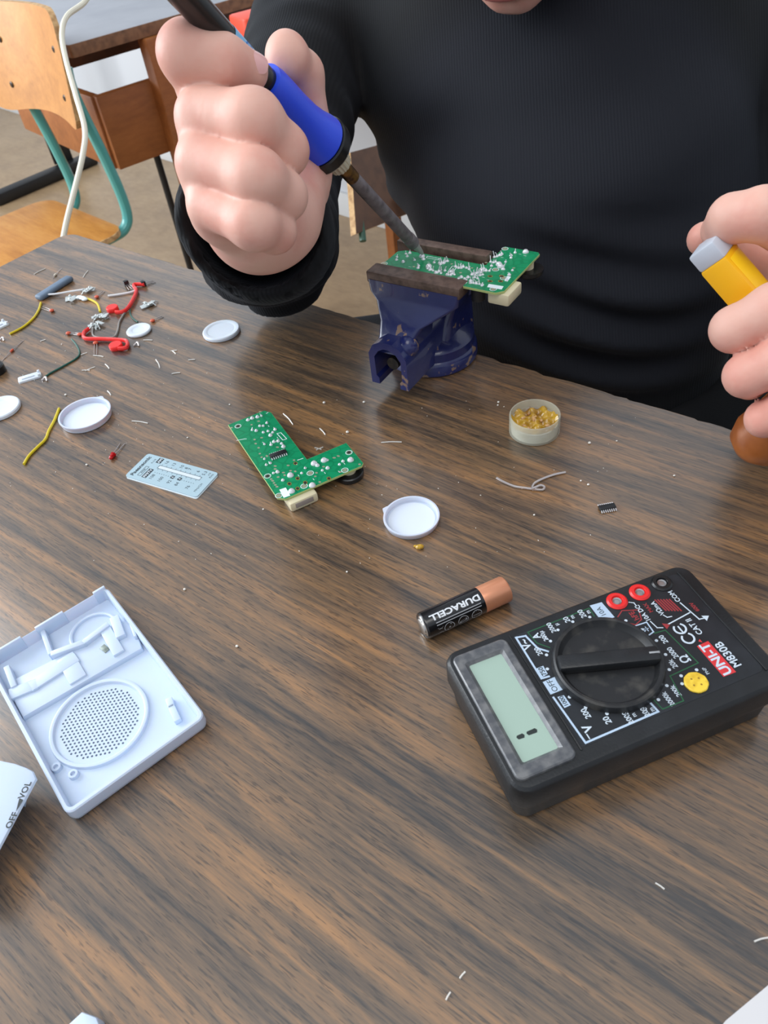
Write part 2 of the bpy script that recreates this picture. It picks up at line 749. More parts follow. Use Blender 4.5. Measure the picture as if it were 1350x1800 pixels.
for lx, ly in ((70, -80), (TL - 70, -80), (70, -TD + 80), (TL - 70, -TD + 80)):
    obj('leg', MB().box((0, 0, (750 - TH) / 2), (36, 36, 750 - TH), 3), under_m, table, loc=(lx, ly, 0))

# ================================================================== school chair behind the table on the left
ply = wood_mat('chair_plywood', (160, 106, 54), (190, 132, 70), (206, 152, 88), along='Y', band=14, rough=0.42, pores=False, pos=(0.3, 0.5, 0.7))
ply_seat = wood_mat('seat_plywood', (150, 92, 34), (184, 124, 52), (204, 150, 76), along='X', band=26, rough=0.38, pores=False, pos=(0.32, 0.5, 0.68))
ply_edge = mat('plywood_edge', (196, 158, 108), 0.6, var=(90, (150, 108, 62), 0.5))
teal = mat('teal_paint', (76, 156, 150), 0.35, coat=0.3, bump=(200, 0.05))
steel = mat('steel', (190, 190, 190), 0.32, 1.0, bump=(300, 0.08))
rivet_m = mat('rivet_steel', (74, 66, 60), 0.4, 0.9)

P0 = U(155, 228, -104)                  # lower right corner of the backrest
Pd = np.array([-0.66, 0.75, 0.0])
Pd /= np.linalg.norm(Pd)                # along the backrest, away from us
face = np.array([-Pd[1], Pd[0], 0.0])   # the way the chair faces
if face[1] > 0:
    face = -face


def make_chair(name, label, origin, ang, back_m, seat_m, tube_m, w=345.0, detail=True):
    """local: x along the backrest, -y forward, z from the floor; backrest spans x 0..w"""
    ch = thing(name, label, 'chair', origin, ang)
    n, mlev = 22, 9
    rows_f, rows_b = [], []
    cx = w / 2
    outline = rrect(0, 640, w, 834, 62, 9)
    # curved backrest: thick sheet swept over an arc
    def bend(x, z, off):
        t = (x - cx) / (w / 2)
        return (x, 34 * (1 - t * t) + off + (z - 640) * 0.16 - 22, z)
    mbk = MB()
    gx, gz = 24, 10
    def shape(u, v):
        x = u * w
        e = min(x, w - x)
        rr = 62
        cut = 0 if e > rr else rr - math.sqrt(max(0, rr * rr - (rr - e) ** 2))
        lo_ = 640 + cut * .45 + 16 * math.sin(PI * u)
        hi_ = 834 - cut * 1.0
        return x, lo_ + (hi_ - lo_) * v
    front = [[bend(*shape(i / gx, j / gz), -5.5) for i in range(gx + 1)] for j in range(gz + 1)]
    back = [[bend(*shape(i / gx, j / gz), 5.5) for i in range(gx + 1)] for j in range(gz + 1)]
    vs = [p for row in front for p in row] + [p for row in back for p in row]
    nn = (gx + 1) * (gz + 1)
    fs, side = [], []
    ix = lambda i, j: j * (gx + 1) + i
    for j in range(gz):
        for i in range(gx):
            fs.append((ix(i, j), ix(i + 1, j), ix(i + 1, j + 1), ix(i, j + 1)))
            fs.append((nn + ix(i, j), nn + ix(i, j + 1), nn + ix(i + 1, j + 1), nn + ix(i + 1, j)))
    rim = [ix(i, 0) for i in range(gx + 1)] + [ix(gx, j) for j in range(1, gz + 1)] + [ix(i, gz) for i in range(gx - 1, -1, -1)] + [ix(0, j) for j in range(gz - 1, 0, -1)]
    for a, b in zip(rim, rim[1:] + rim[:1]):
        side.append((b, a, nn + a, nn + b))
    mbk.add(vs, fs)
    mbk.f += side
    mbk.mi += [1] * len(side)
    br = obj('backrest', mbk, [back_m, ply_edge], ch, smooth=40)
    # seat
    ms = MB()
    pl = rrect(-4, -400, w - 8, 8, 46, 6)
    ms.cur = 1
    ms.prism(pl, 438, 449, 2, top_mi=0)
    obj('seat', ms, [seat_m, ply_edge], ch, smooth=40)
    for sx in (64, w - 62):
        y_top = bend(sx, 700, 16)[1]
        pts = [(sx, y_top + 1, 740), (sx, y_top - 2, 690), (sx, 40, 560), (sx, 46, 470), (sx, 30, 432), (sx, -20, 424), (sx, -180, 424), (sx, -345, 424), (sx, -378, 410), (sx, -372, 360), (sx, -300, 40), (sx, -290, 12)]
        obj('frame_tube', MB().tube(pts, 11, 12, 6), tube_m, ch)
        obj('leg', MB().tube([(sx, -150, 424), (sx, -90, 380), (sx, 20, 40), (sx, 28, 11)], 11, 12, 5), tube_m, ch)
        if detail:
            for zz in (694, 772):
                y = bend(sx, zz, -5.5)[1]
                mr = MB().lathe([(0, 2.2), (4.5, 1.6), (6.5, 0)], 12, mtx=Matrix.Translation((sx, y, zz)) @ Matrix.Rotation(PI / 2, 4, 'X'))
                obj('rivet', mr, rivet_m, ch)
    return ch


ang_ch = math.atan2(-Pd[1], -Pd[0])
# local x runs from the far end towards us, so the near lower corner is x = w
org = P0 + Pd * 335
org[2] = -750
make_chair('school_chair', 'school chair with orange plywood seat and back on teal tubes, behind the table corner', org, ang_ch, ply, ply_seat, teal)

# ================================================================== desk beyond the chair
desk_wood = wood_mat('desk_beech', (112, 62, 26), (146, 86, 40), (168, 104, 54), along='X', band=16, rough=0.45, pores=False, pos=(0.3, 0.5, 0.7))
desk_shade = mat('desk_shaded_wood', (84, 52, 30), 0.55, var=(30, (110, 68, 38), 0.5))  # darker brown paints in the shadow on the recessed apron
desk_top_m = mat('desk_laminate_grey', (158, 160, 165), 0.6, var=(8, (148, 150, 156), 0.5))
desk_edge = mat('desk_edge_wood', (128, 90, 62), 0.6, var=(60, (92, 62, 42), 0.5))
black_m = mat('black_enamel', (22, 22, 23), 0.45)
dc = U(120, 80, 0)
da = math.atan2(*(U(430, -8, 0) - dc)[1::-1])
desk = thing('school_desk', 'old wooden school desk with pale grey top and brown edge behind the chair', 'desk', (dc[0], dc[1], -750), da)
mb = MB()
mb.prism(rrect(0, 0, 900, 1200, 6), 727, 750, 1.0, top_mi=1)
obj('desktop', mb, [desk_edge, desk_top_m], desk)
obj('apron', MB().box((450, 150, 704), (840, 22, 44), 2), desk_shade, desk)
obj('rail', MB().box((240, 34, 570), (420, 20, 150), 2), desk_wood, desk, loc=(0, 0, 0))
obj('rail', MB().box((34, 300, 570), (20, 520, 150), 2), desk_wood, desk)
q = U(300, 95, -56)
legp = D(272, 150, 1560)
obj('leg', MB().box((0, 0, 363), (92, 40, 726), 4), desk_wood, desk, loc=(205, 8, 0))
obj('knob', MB().lathe([(0, 14), (9, 12), (11, 5), (7, 0)], 16, mtx=Matrix.Translation((236, -14, 690)) @ Matrix.Rotation(PI / 2, 4, 'X')), steel, desk)
obj('crossbar_leg', MB().tube([(140, 60, 520), (140, 60, 4)], 8, 10), black_m, desk, label='thin black metal leg')

# black foot of another table on the floor, far left
fa, fb, fc = U(10, 350, -742), U(150, 290, -742), U(72, 288, -742)
o = thing('pedestal_foot', 'black metal table foot lying along the floor behind the orange chair', 'table foot', ((fa + fb)[0] / 2, (fa + fb)[1] / 2, -750))
cen = (fa + fb) / 2
vv = fb - fa
obj('foot_bar', MB().box((0, 0, 22), (np.linalg.norm(vv) * 1.25, 60, 44), 8), black_m, o, rotz=math.atan2(vv[1], vv[0]))
obj('post', MB().box((0, 0, 370), (80, 46, 660), 4), black_m, o, loc=(60, 120, 0), rotz=0.3)

# cream cable hanging down behind the table corner
cable_m = mat('cream_cable', (226, 220, 200), 0.45)
pts = [D(172, -40, 1000), D(150, 2, 985), D(118, 28, 960), D(109, 60, 950), D(116, 105, 940), D(134, 170, 925), D(149, 226, 915), D(146, 270, 905), D(132, 330, 900), D(118, 385, 895), D(110, 425, 893), D(100, 480, 890), D(98, 620, 930)]
tag(obj('power_cable', MB().tube(pts, 3.3, 10, 8), cable_m, world_mm=True), 'cream power cable hanging in a curve in front of the orange chair back', 'cable')

# small orange-red bin edge behind the forearm
p = D(436, 36, 1500)
tag(obj('plastic_bin', MB().prism(rrect(-60, -40, 60, 40, 12), 0, 120, 4), mat('orange_red_plastic', (226, 72, 40), 0.45), loc=(p[0] + 30, p[1] + 20, p[2] - 110), rotz=0.5),
    'orange-red plastic box peeking out between the iron and the black sleeve', 'box')

# second chair seen between the sleeve and the torso
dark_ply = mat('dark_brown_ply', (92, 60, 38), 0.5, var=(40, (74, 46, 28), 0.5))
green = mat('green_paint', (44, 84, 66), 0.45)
c2 = thing('school_chair', 'dark brown chair with pale edge and green tube, seen between sleeve and torso', 'chair', (D(650, 340, 1500)[0], D(650, 340, 1500)[1], -750))
zf = lambda px, py, d: D(px, py, d) - np.array([D(650, 340, 1500)[0], D(650, 340, 1500)[1], -750])
a_, b_, c_, d_ = zf(616, 268, 1480), zf(720, 240, 1600), zf(725, 372, 1600), zf(626, 411, 1480)
wv = np.array([-0.10, -0.06, 0.01])
nrm = np.cross(b_ - a_, d_ - a_)
nrm /= np.linalg.norm(nrm)
if nrm[0] > 0:
    nrm = -nrm
tk = nrm * 16
mb = MB()
q8 = [a_, b_, c_, d_]
mb.add([tuple(p) for p in q8] + [tuple(p + tk) for p in q8], [(3, 2, 1, 0), (4, 5, 6, 7)])
mb.cur = 1
mb.add([tuple(p) for p in q8] + [tuple(p + tk) for p in q8], [(0, 1, 5, 4), (1, 2, 6, 5), (2, 3, 7, 6), (3, 0, 4, 7)])
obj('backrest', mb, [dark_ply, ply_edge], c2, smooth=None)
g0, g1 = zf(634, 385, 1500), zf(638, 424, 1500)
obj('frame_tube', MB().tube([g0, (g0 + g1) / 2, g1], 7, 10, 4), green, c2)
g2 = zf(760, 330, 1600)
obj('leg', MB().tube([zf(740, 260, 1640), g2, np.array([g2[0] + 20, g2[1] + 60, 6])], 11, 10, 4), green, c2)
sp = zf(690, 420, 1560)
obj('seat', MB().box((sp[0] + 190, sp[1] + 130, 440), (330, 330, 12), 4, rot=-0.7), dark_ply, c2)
wl = D(688, 360, 1750)
tag(obj('wooden_post', MB().box((0, 0, 340), (30, 30, 680), 3), desk_wood, loc=(wl[0], wl[1], -750), rotz=0.6), 'orange-brown wooden leg standing behind the dark brown chair', 'leg post')

# ================================================================== the person
skin = mat('skin', (222, 174, 157), 0.48, var=(38, (214, 150, 134), 0.45), bump=(420, 0.10), sss=0.12, spec=0.3)
nail_m = mat('fingernail', (224, 172, 168), 0.3, spec=0.5)
lip_m = mat('lips', (196, 118, 112), 0.45)
hair_m = mat('dark_hair', (48, 36, 28), 0.6, bump=(300, 0.6))
eye_m = mat('eye_white', (230, 228, 224), 0.2)


def knit_mat():
    m = mat('black_knit', (19, 21, 25), 0.85, spec=0.25)
    nt = m.node_tree
    N, L = nt.nodes.new, nt.links.new
    b = nt.nodes['Principled BSDF']
    b.inputs['Sheen Weight'].default_value = 0.03
    b.inputs['Sheen Roughness'].default_value = 0.5
    b.inputs['Sheen Tint'].default_value = (0.7, 0.8, 1.0, 1)
    tc = N('ShaderNodeTexCoord')
    w = N('ShaderNodeTexWave')
    w.wave_type = 'BANDS'
    w.bands_direction = 'X'
    w.inputs['Scale'].default_value = 135
    w.inputs['Distortion'].default_value = 0.4
    mp = N('ShaderNodeMapping')
    mp.inputs['Rotation'].default_value = (0, 0.12, 0.26)
    L(tc.outputs['Object'], mp.inputs['Vector'])
    L(mp.outputs['Vector'], w.inputs['Vector'])
    bp = N('ShaderNodeBump')
    bp.inputs['Strength'].default_value = 0.22
    bp.inputs['Distance'].default_value = 0.0008
    L(w.outputs['Color'], bp.inputs['Height'])
    L(bp.outputs['Normal'], b.inputs['Normal'])
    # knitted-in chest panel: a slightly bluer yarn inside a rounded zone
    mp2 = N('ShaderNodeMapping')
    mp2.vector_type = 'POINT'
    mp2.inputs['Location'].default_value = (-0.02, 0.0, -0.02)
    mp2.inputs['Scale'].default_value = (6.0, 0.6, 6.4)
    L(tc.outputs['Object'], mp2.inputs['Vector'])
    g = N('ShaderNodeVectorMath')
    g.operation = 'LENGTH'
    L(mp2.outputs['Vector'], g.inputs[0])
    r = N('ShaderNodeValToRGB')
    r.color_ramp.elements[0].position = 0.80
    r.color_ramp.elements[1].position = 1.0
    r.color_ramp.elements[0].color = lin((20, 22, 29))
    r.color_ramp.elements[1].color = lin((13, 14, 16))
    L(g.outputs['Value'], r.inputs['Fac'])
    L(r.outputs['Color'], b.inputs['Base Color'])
    return m


knit = knit_mat()
trouser_m = mat('black_trousers', (12, 14, 18), 0.85, bump=(500, 0.3), spec=0.3)

BX = np.array([math.cos(math.radians(-15)), math.sin(math.radians(-15)), 0])
BY = np.array([-BX[1], BX[0], 0])
BZ = np.array([0, 0, 1.0])
BR = np.stack([BX, BY, BZ])

chest, belly, pelvis = D(985, 190, 706), D(1000, 560, 698), np.array([222.0, 655, -205])
sh_r, sh_l = D(540, 62, 752), D(1385, 30, 690)
elb_r, wri_r = D(472, 416, 590), D(450, 388, 408)
elb_l, wri_l = D(1530, 560, 590), D(1490, 565, 400)

# ---- right hand ------------------------------------------------------------------
VH = 1.15
hand_pts = [D(270, 20, 300), D(600, 20, 300), D(270, 520, 300), D(600, 520, 440), D(270, 520, 440), D(600, 20, 420)]
lo = np.min(hand_pts, 0) - 14
hi = np.max(hand_pts, 0) + 14
palm = Field(lo, hi, VH)
mcp = {'i': D(360, 150, 336), 'm': D(358, 203, 325), 'r': D(358, 283, 325), 'p': D(372, 360, 329)}
wr = D(450, 384, 380)
for _a, _b, _ra, _rb in (('i', 'm', 9.0, 10.6), ('m', 'r', 10.4, 10.2), ('r', 'p', 10.2, 9.4)):
    palm.cap(mcp[_a] + _f * 2.5, mcp[_b] + _f * 2.5, _ra, _rb, 4)
for key, rr in (('i', 12.5), ('m', 13.0), ('r', 13.0), ('p', 11.5)):
    palm.cap(mcp[key] + _f * 13, wr + _f * 3, rr - 1, 19, 10)
palm.cap(D(470, 200, 392), D(490, 350, 396), 12, 16, 14)
palm.cap(D(532, 306, 404), D(500, 380, 386), 14, 18, 14)      # thenar side
palm.cap(D(412, 378, 350), D(452, 396, 364), 13, 15.5, 12)    # heel under the little finger
palm.cap(wr, wri_r, 22, 25, 14)
palm.cap(wri_r, elb_r * .55 + wri_r * .45, 25, 30, 10)
fingers = {
    'i': ([mcp['i'], D(331, 94, 318), D(392, 108, 320), D(437, 125, 328)], [12.8, 11.9, 9.9, 8.5]),
    'm': ([mcp['m'], D(446, 211, 313), D(497, 264, 329), D(486, 272, 350)], [11.6, 11.4, 10.3, 8.6]),
    'r': ([mcp['r'], D(452, 312, 312), D(496, 344, 328), D(484, 346, 348)], [11.4, 10.9, 9.9, 8.4]),
    'p': ([mcp['p'], D(446, 394, 317), D(481, 405, 331), D(470, 400, 348)], [10.2, 9.9, 8.9, 7.6]),
}
thumb = ([D(525, 330, 408), D(545, 235, 398), D(530, 130, 378), D(508, 98, 362)], [15, 11.4, 10.4, 9.0])
hand = None
for key in 'imrp':
    pts, rad = fingers[key]
    g = palm.like()
    g.chain(pts, rad, 6)
    g.join(palm, 4.5)
    if hand is None:
        hand = g
    else:
        hand.join(g, 0.5)
g = palm.like()
g.chain(*thumb, 5)
g.ell(D(502, 100, 362), (9.5, 9.5, 11.8), np.stack([_r, _f, _u]), 5)
g.join(palm, 9)
hand.join(g, 0.5)
parts_body = [hand.mesh()]
right_hand_h = hand

# ---- left hand -------------------------------------------------------------------
lpts = [D(1180, 300, 280), D(1560, 300, 280), D(1180, 820, 280), D(1180, 820, 420), D(1560, 820, 420), D(1560, 300, 420)]
lo, hi = np.min(lpts, 0) - 8, np.max(lpts, 0) + 8
palm = Field(lo, hi, 1.5)
lm = {'i': D(1432, 430, 338), 'm': D(1440, 520, 334), 'r': D(1440, 612, 334), 'p': D(1436, 700, 338)}
lw = D(1500, 570, 395)
for key, rr in (('i', 12), ('m', 12.5), ('r', 12.5), ('p', 11)):
    palm.cap(lm[key] + _f * 6, lw, rr, 20, 12)
palm.cap(D(1390, 470, 380), D(1420, 640, 384), 14, 16, 14)
palm.cap(lw, wri_l * .4 + elb_l * .6, 27, 33, 12)
lf = {
    'i': ([lm['i'], D(1340, 376, 318), D(1288, 384, 327), D(1268, 404, 338)], [11.5, 10.8, 10.0, 8.8]),
    'm': ([lm['m'], D(1362, 545, 312), D(1290, 579, 322), D(1300, 590, 342)], [11.5, 11.0, 9.4, 8.4]),
    'r': ([lm['r'], D(1376, 634, 312), D(1312, 660, 322), D(1318, 672, 342)], [11.2, 10.4, 9.0, 8.0]),
    'p': ([lm['p'], D(1388, 722, 318), D(1344, 736, 328), D(1346, 734, 345)], [10.4, 9.4, 7.6, 7.0]),
}
lth = ([D(1400, 480, 384), D(1320, 450, 377), D(1262, 424, 366), D(1238, 420, 358)], [14, 10.5, 9.2, 8.0])
hand = None
for key in 'imrp':
    g = palm.like()
    g.chain(*lf[key], 3.5)
    g.join(palm, 4.5)
    if hand is None:
        hand = g
    else:
        hand.join(g, 0.5)
g = palm.like()
g.chain(*lth, 4)
g.join(palm, 9)
hand.join(g, 0.5)
parts_body.append(hand.mesh())

# ---- head and neck -----------------------------------------------------------------
K = D(900, 38, 575)
fdir = np.array([52.0, 500, 60]) - K
fdir[2] -= 60
fdir /= np.linalg.norm(fdir)
upv = BZ - fdir * (BZ @ fdir)
upv /= np.linalg.norm(upv)
side = np.cross(fdir, upv)
HR = np.stack([side, fdir, upv])


def HP(s, f, u):
    return K + side * s + fdir * f + upv * u


head = Field(K - 260, K + 290, 3.0)
head.ell(HP(0, -92, 128), (74, 94, 88), HR, 10)
head.ell(HP(0, -62, 72), (64, 62, 78), HR, 22)
head.ell(HP(0, -26, 20), (33, 24, 20), HR, 26)
head.ell(HP(7, -12, 11), (10, 10, 10), HR, 10)
head.ell(HP(-7, -12, 11), (10, 10, 10), HR, 10)
head.cap(HP(0, -1, 92), HP(0, 13, 62), 7, 10, 8)
head.ell(HP(0, 6, 60), (15, 10, 8), HR, 6)
head.ell(HP(0, -4, 36), (22, 9, 5), HR, 5)
head.ell(HP(0, -4, 29), (19, 9, 5), HR, 5)
for s_ in (-1, 1):
    head.ell(HP(s_ * 72, -88, 88), (7, 18, 30), HR, 8)
    head.ell(HP(s_ * 31, -8, 100), (15, 10, 9), HR, 5, sub=True)
    head.ell(HP(s_ * 31, -14, 101), (12, 12, 11), HR, 4)
    head.cap(HP(s_ * 14, -3, 113), HP(s_ * 48, -14, 115), 6, 5, 8)
neck_b = chest + BY * 30 + BZ * 130
head.cap(HP(0, -85, 60), neck_b, 54, 60, 24)
parts_body.append(head.mesh())

# ---- torso, arms and legs under the clothes ---------------------------------------
tors = Field(np.min([pelvis, elb_r, sh_r, chest], 0) - 300, np.max([pelvis, sh_l, chest, elb_l], 0) + 260, 8.0)
hip_r, hip_l = pelvis - BX * 88, pelvis + BX * 88
kn_r, kn_l = np.array([-100.0, 672, -102]), np.array([330.0, 200, -150])
ft_r, ft_l = np.array([-120.0, 640, -690]), np.array([380.0, 330, -690])


def body_shape(F, grow, kk):
    F.ell(chest, (182 + grow, 104 + grow, 168 + grow), BR, kk)
    F.ell(belly + BX * 10, (136 + grow, 106 + grow, 150 + grow), BR, kk)
    F.ell((chest + belly) / 2 - BY * 4 + BX * 16, (138 + grow, 112 + grow, 140 + grow), BR, kk)
    F.cap(sh_r + BX * 8, sh_l, 54 + grow, 54 + grow, kk)
    F.ell(pelvis, (166 + grow, 118 + grow, 120 + grow), BR, kk)


body_shape(tors, -12, 40)
tors.cap(neck_b, chest, 52, 60, 40)
for s0, e0, w0 in ((sh_r, elb_r, wri_r), (sh_l, elb_l, wri_l)):
    tors.cap(s0, e0, 46, 34, 20)
    tors.cap(e0, w0, 34, 24, 10)
for h0, k0, f0 in ((hip_r, kn_r, ft_r), (hip_l, kn_l, ft_l)):
    tors.cap(h0, k0, 62, 46, 30)
    tors.cap(k0, f0, 50, 38, 10)
parts_body.append(tors.mesh())
person = sdf_obj('person', parts_body, skin)
tag(person, 'person in black ribbed shirt soldering at the table, a yellow tube in the other hand', 'person')


# ---- fingernail on the forefinger pressing the handle --------------------------------
def nail(c, axis, normal, wid, length):
    axis = axis / np.linalg.norm(axis)
    normal = normal - axis * (normal @ axis)
    normal /= np.linalg.norm(normal)
    sd = np.cross(axis, normal)
    vs, fs = [], []
    nu, nv = 10, 10
    for j in range(nv + 1):
        for i in range(nu + 1):
            a, b = 2 * i / nu - 1, 2 * j / nv - 1
            # superellipse disc
            k = max(abs(a), abs(b))
            r_ = (abs(a) ** 3 + abs(b) ** 3) ** (1 / 3) + 1e-9
            a2, b2 = a * k / r_, b * k / r_
            drop = 2.4 * a2 * a2 + 0.9 * max(0, b2) ** 2
            vs.append(c + sd * a2 * wid + axis * b2 * length + normal * (0.6 - drop))
    for j in range(nv):
        for i in range(nu):
            q = j * (nu + 1) + i
            fs.append((q, q + 1, q + nu + 2, q + nu + 1))
    n0 = len(vs)
    vs2 = [v - normal * 1.2 for v in vs]
    return MB().add(vs + vs2, fs + [tuple(n0 + i for i in f[::-1]) for f in fs])


ip = fingers['i'][0]
ax = ip[3] - ip[2]
nn_ = -_f * 1.0 + _u * 0.10 + _r * 0.05
axu = ax / np.linalg.norm(ax)
np_ = nn_ - axu * (nn_ @ axu)
np_ /= np.linalg.norm(np_)
nc = ip[3] - axu * 0.6 + np_ * 8.5
nb = nail(nc, ax, nn_, 5.2, 5.6)
obj('fingernail', nb, nail_m, person, world_mm=True, smooth=180, label='pale pink forefinger nail')

hf = Field(K - 260, K + 320, 4.0)
hf.ell(HP(0, -98, 136), (82, 98, 90), HR, 6)
hf.ell(HP(0, 0, 78), (70, 88, 66), HR, 14, sub=True)
hf.ell(HP(0, -110, 30), (120, 120, 62), HR, 10, sub=True)
sdf_obj('hair', [hf.mesh()], hair_m, person)
for s_ in (-1, 1):
    obj('eye', MB().ball(HP(s_ * 31, -9.5, 101), 11, 16), eye_m, person, world_mm=True, smooth=180)
obj('lips', MB().ball(HP(0, 4, 34), (17, 4, 5), 14, Matrix([list(side) + [0], list(fdir) + [0], list(upv) + [0], [0, 0, 0, 1]]).transposed()), lip_m, person, world_mm=True, smooth=180)

# ---- shirt ---------------------------------------------------------------------------
sf = Field(np.min([belly - 190, elb_r - 90, sh_r - 90, wri_r - 60], 0), np.max([chest + 250, sh_l + 100, elb_l + 90], 0), 4.6)
body_shape(sf, -2, 70)
sf.a[:, :, :] = sf.a


def wrinkle(n, amp, ph, twist=2.0):
    def w(X, Y, Z, t):
        return amp * np.sin(t * n * 2 * PI + ph + 0.05 * twist * (X - Y + Z) / 4) * (0.55 + 0.45 * np.sin(0.035 * (X + 2 * Z) + ph))
    return w


arm_r = sf.like()
arm_r.cap(sh_r, elb_r, 58, 49, 10, warp=wrinkle(6, 1.8, 0.5))
arm_r.cap(elb_r, wri_r, 52, 40, 26, warp=wrinkle(7, 2.0, 0.0))
arm_r.cap(wri_r, wri_r + (wri_r - elb_r) * 0.03, 39, 37, 8, warp=wrinkle(3, 1.2, 0.0))
sf.join(arm_r, 14)
arm_l = sf.like()
arm_l.cap(sh_l, elb_l, 66, 58, 10, warp=wrinkle(6, 2.0, 1.5))
arm_l.cap(elb_l, wri_l * .92 + elb_l * .08, 46, 40, 16, warp=wrinkle(7, 2.0, 0.7))
sf.join(arm_l, 14)
X, Y, Z = sf.grid()
lat = (X - chest[0]) * BX[0] + (Y - chest[1]) * BX[1]
# cloth folds gathered around the waist and drawn across the chest
wz = np.clip(1.3 - np.abs(Z - (belly[2] + 30)) / 85, 0, 1)
fold = 7.0 * wz * np.sin((Z + 0.12 * lat + 10 * np.sin(lat / 60)) / 5.6) * (0.55 + 0.45 * np.sin(lat / 45 + 1.0))
wc = np.clip(1 - np.abs(Z - (chest[2] + 10)) / 130, 0, 1)
fold = fold + 5.5 * wc * np.sin((Z - 0.42 * lat + 12 * np.sin(lat / 80)) / 15.0) * (0.55 + 0.45 * np.sin(lat / 90 + 2))
near_body = (np.abs(lat) < 330)
sf.a = (sf.a + fold * near_body).astype(np.float32)
# hem and cuff openings
sf.a = np.maximum(sf.a, (belly[2] - 78 - Z + 0.05 * lat).astype(np.float32))
ax_w = (wri_r - elb_r) / np.linalg.norm(wri_r - elb_r)
sf.cap(wri_r - ax_w * 6, wri_r + ax_w * 70, 32, 42, 3, sub=True)
ax_l = (wri_l - elb_l) / np.linalg.norm(wri_l - elb_l)
sf.cap(wri_l, wri_l + ax_l * 60, 31, 40, 3, sub=True)
sf.cap(neck_b + (HP(0, -85, 60) - neck_b) * 0.35, HP(0, -85, 60), 63, 66, 4, sub=True)
shirt = sdf_obj('shirt', [sf.mesh()], knit, person)
shirt['label'] = 'black long-sleeved shirt with fine ribbing'

# ---- trousers --------------------------------------------------------------------------
tf = Field(np.min([pelvis, kn_r, ft_r, kn_l], 0) - 150, np.max([pelvis, kn_l, ft_l, hip_l], 0) + 190, 8.0)
tf.ell(pelvis, (172, 124, 128), BR, 30)
tf.ell(belly - BZ * 70, (150, 108, 100), BR, 30)
for h0, k0, f0 in ((hip_r, kn_r, ft_r), (hip_l, kn_l, ft_l)):
    tf.cap(h0 + BZ * 14, k0, 90, 72, 30, warp=wrinkle(4, 2.0, 0.4))
    tf.cap(k0, f0 + BZ * 30, 60, 50, 10, warp=wrinkle(5, 2.0, 0.4))
X, Y, Z = tf.grid()
tf.a = np.maximum(tf.a, (Z - (belly[2] - 40)).astype(np.float32) + 0 * tf.a)
sdf_obj('trousers', [tf.mesh()], trouser_m, person)
for f0 in (ft_r, ft_l):
    obj('shoe', MB().ball((f0[0] - 12, f0[1] - 45, f0[2] - 8), (48, 120, 50), 18).xf(Matrix.Identity(4)), black_m, person, world_mm=True, smooth=180)

# stool under the person
st = thing('stool', 'plain wooden stool hidden under the seated person', 'stool', (pelvis[0], pelvis[1] + 10, -750))
obj('seat', MB().lathe([(0, 380), (165, 380), (170, 388), (168, 398), (0, 400)], 40), ply_seat, st)
for a in range(4):
    c, s = math.cos(a * PI / 2 + .6), math.sin(a * PI / 2 + .6)
    obj('leg', MB().tube([(c * 120, s * 120, 382), (c * 160, s * 160, 2)], 14, 12), desk_wood, st)

# ================================================================== soldering iron
blue_m = mat('blue_rubber', (36, 74, 222), 0.38, bump=(600, 0.06))
blackpl = mat('black_plastic', (20, 21, 22), 0.28)
barrel_m = mat('barrel_steel', (128, 120, 122), 0.5, 0.35, var=(160, (96, 88, 90), 0.5), bump=(500, 0.15))
heat_m = mat('heat_tinted_steel', (150, 112, 66), 0.35, 0.9, var=(250, (78, 62, 54), 0.5))
nut_m = mat('knurled_nut', (206, 196, 172), 0.45, 0.2)
tin_m = mat('solder_tin', (232, 233, 236), 0.3, 0.35, bump=(900, 0.3))
sticker_m = mat('pale_blue_sticker', (128, 186, 226), 0.4)
stick_ink = mat('sticker_ink', (24, 112, 196), 0.5)
TIP, TOP = U(743, 446, 82), D(331, -2, 300)
iron_ax = (TOP - TIP)
IRL = np.linalg.norm(iron_ax)
iron_ax = iron_ax / IRL
fr = D(565, 243, 393)
lf_ = (fr - TIP) @ iron_ax - 3           # distance from tip to the handle's front disc
iron = thing('soldering_iron', 'soldering iron with blue grip held in the fist, tip on the clamped board', 'soldering iron', TIP)
qz = Vector(iron_ax).to_track_quat('Z', 'Y').to_matrix().to_4x4()


def iron_part(name, prof, m, seg=40, rfun=None, label=None):
    return obj(name, MB().lathe(prof, seg, mtx=qz, rfun=rfun), m, iron, label=label)


iron_part('tip', [(0, 0), (0.9, 0.3), (1.6, 3), (2.3, 9), (2.9, 15), (3.1, 17), (0, 17.2)], mat('tip_metal', (176, 172, 168), 0.45, 0.3, bump=(900, 0.6)), label='tinned tip')
iron_part('tip_sleeve', [(0, 15), (3.6, 15.2), (4.3, 16.2), (4.4, 24), (4.2, 25), (0, 25)], barrel_m)
iron_part('barrel', [(0, 23), (3.9, 23), (4.0, 24), (4.0, lf_ - 26), (3.8, lf_ - 25), (0, lf_ - 25)], barrel_m)
iron_part('barrel_end', [(0, lf_ - 32), (4.1, lf_ - 32), (4.3, lf_ - 16), (0, lf_ - 16)], heat_m, label='heat-tinted end of the barrel')
iron_part('knurled_nut', [(0, lf_ - 18), (6.2, lf_ - 18), (6.6, lf_ - 17), (6.6, lf_ - 3), (0, lf_ - 3)], nut_m, 72, rfun=lambda a, r, z: r * (1 + 0.03 * math.copysign(1, math.sin(a * 18))))
mbp = MB().lathe([(0, lf_ - 4), (13.6, lf_ - 4), (14.2, lf_ - 3.4), (14.2, lf_ - 2.6), (0, lf_ - 2.6)], 48, mtx=qz)
iron_part('front_plate', [(0, lf_ - 4), (13.6, lf_ - 4), (14.0, lf_ - 3.6), (14.0, lf_ - 2.8), (0, lf_ - 2.8)], steel)
